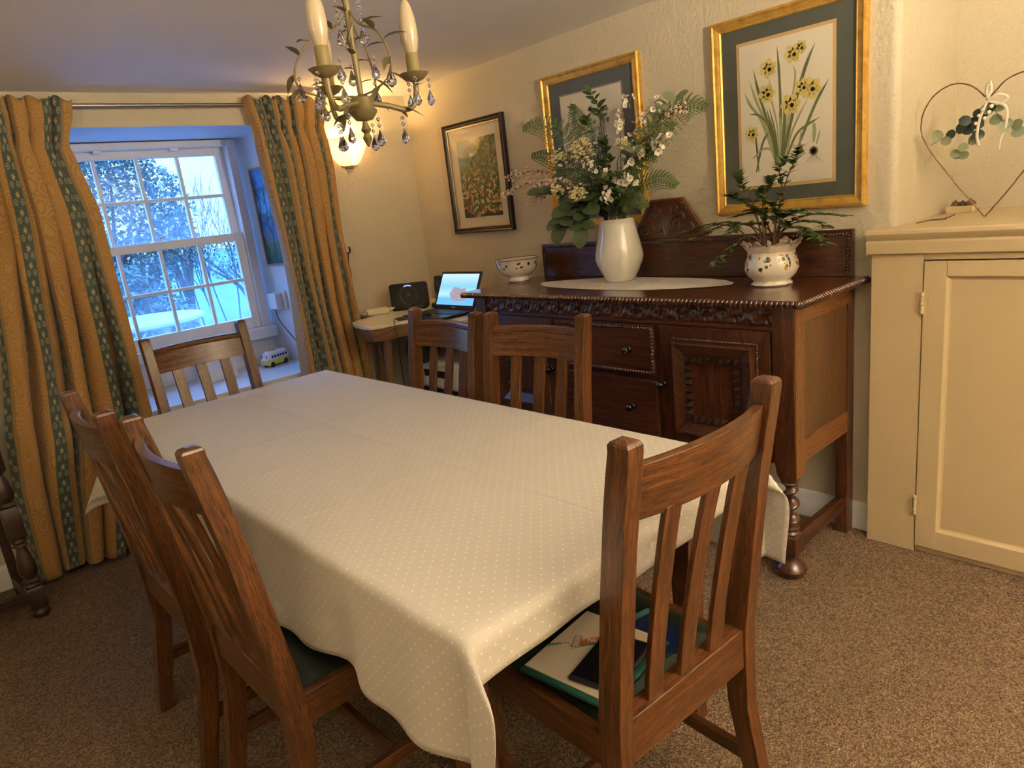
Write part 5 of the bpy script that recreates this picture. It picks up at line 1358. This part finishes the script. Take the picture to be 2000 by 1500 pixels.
ribbon([(0, .375), (.004, .405), (-.006, .425), (-.010, .40), (0, .375)]); ribbon([(0, .372), (-.03, .385), (-.055, .37), (-.03, .355), (0, .372)]); ribbon([(0, .37), (.018, .32), (.026, .27), (.020, .235)]); ribbon([(0, .37), (-.05, .345), (-.052, .29), (-.040, .25), (-.035, .215)])
rb = g.build('ribbon', RIB, hw, smooth=1); so = rb.modifiers.new('thickness', 'SOLIDIFY'); so.thickness = .0008
for a, z in ((.012, .345), (-.006, .335), (.022, .328), (.006, .318), (-.012, .352), (.03, .305)):
    g = G(); g.sphere(HP(a, z)+Vector((-.010, 0, 0)), .0062, 10, 7); g.build('white_berry', WFL, hw, smooth=1)
ty = thing('ceramic_tray', 'small cream tray holding dried seed pods at the alcove corner', 'tray', (3.08, .84, 1.165))
g = G(); g.loft([[(-.035, -.045, 0), (.035, -.045, 0), (.035, .04, 0), (-.035, .04, 0)], [(-.038, -.048, .026), (.038, -.048, .026), (.038, .043, .026), (-.038, .043, .026)], [(-.034, -.044, .026), (.034, -.044, .026), (.034, .039, .026), (-.034, .039, .026)], [(-.032, -.042, .012), (.032, -.042, .012), (.032, .037, .012), (-.032, .037, .012)]]); g.build('tray', CREAMP, ty, bevel=.002)
for k, (x, y, rad) in enumerate(((0, .02, .017), (-.005, -.005, .016), (.005, -.028, .018))):
    q = tag(thing('seed_pod', ['brown seed pod at the left end of the small tray', 'dark seed pod in the middle of the small tray', 'brown seed pod at the right end of the small tray'][k], 'seed pod', (3.08+x, .84+y, 1.178), 0, 'seed pods in the tray'))
    g = G(); g.lathe([(.001, 0), (rad*.7, .004), (rad, rad*.8), (rad*.7, rad*1.5), (.003, rad*1.8), (.001, rad*2.1)], 10, mod=lambda a, z, k_: 1+.1*math.cos(5*a)); g.build('pod', plain('seed_pod_brown', (.16, .085, .035), .7) if k != 1 else plain('seed_pod_dark', (.035, .02, .015), .6), q, smooth=.9)
tw = thing('twig', 'thin dark dried twig lying on the left of the cupboard top', 'twig', (2.73, .835, 1.168))
g = G(); g.tube(curve([(-.05, .03, 0), (0, .0, .004), (.05, -.03, .003), (.08, -.05, .012)], 5), .0016, 5); g.tube(curve([(0, 0, .003), (.03, -.035, .001), (.07, -.03, .01)], 4), .001, 4); g.build('stem', plain('dark_twig', (.06, .02, .015), .7), tw)

# ================================================================== SIDE TABLE AT THE LEFT EDGE
sd = thing('side_table', 'old dark oak table with turned legs, cut off by left photo edge', 'table', (-.27, 3.36, 0))
def turned(x, y):
    g = G(); prof = [(.001, 0), (.024, 0), (.032, .010), (.033, .022), (.022, .036), (.024, .045)]
    g.lathe(prof, 18, (x, y, 0)); k = .030
    sq = lambda z, a: [(x+px*a, y+py*a, z) for px, py in ((-1, -1), (1, -1), (1, 1), (-1, 1))]
    g.loft([sq(.042, k*.85), sq(.050, k), (sq(.125, k)), sq(.132, k*.85)])
    g.lathe([(.024, .130), (.031, .140), (.024, .150), (.033, .160), (.022, .172), (.030, .185), (.034, .21), (.031, .24), (.021, .285), (.018, .305), (.028, .312), (.020, .322), (.030, .332), (.022, .345), (.026, .35)], 20, (x, y, 0))
    g.loft([sq(.346, k*.85), sq(.354, k), sq(.47, k), sq(.478, k*.85)])
    g.lathe([(.024, .476), (.032, .486), (.022, .498), (.030, .508), (.034, .53), (.028, .57), (.018, .61), (.026, .62), (.022, .63)], 20, (x, y, 0))
    g.loft([sq(.625, k*.85), sq(.633, k), sq(.735, k)]); return g.build('leg', TURN, sd, smooth=.6)
for x in (.44, -.44):
    for y in (-.115, .19): turned(x, y) if y < 0 else None
g = G(); g.bar((.405, .13, .0), (.405, .13, .735), .034, .03, up=(0, 1, 0)); g.bar((.405, .13, .03), (.45, .15, .0), .03, .03); g.build('swing_leg', TURN, sd)
g = G(); g.bar((-.405, .13, .0), (-.405, .13, .735), .034, .03, up=(0, 1, 0)); g.build('swing_leg', TURN, sd)
g = G(); g.bar((-.41, -.115, .088), (.41, -.115, .088), .035, .05); g.build('stretcher', TURN, sd); g = G(); g.bar((.43, -.085, .088), (.405, .115, .088), .03, .05); g.build('stretcher', TURN, sd); g = G(); g.bar((-.43, -.085, .088), (-.405, .115, .088), .03, .05); g.build('stretcher', TURN, sd)
g = G(); g.box((-.47, -.145, .736), (.435, .24, .758)); g.build('table_top', TURN, sd, bevel=.004)
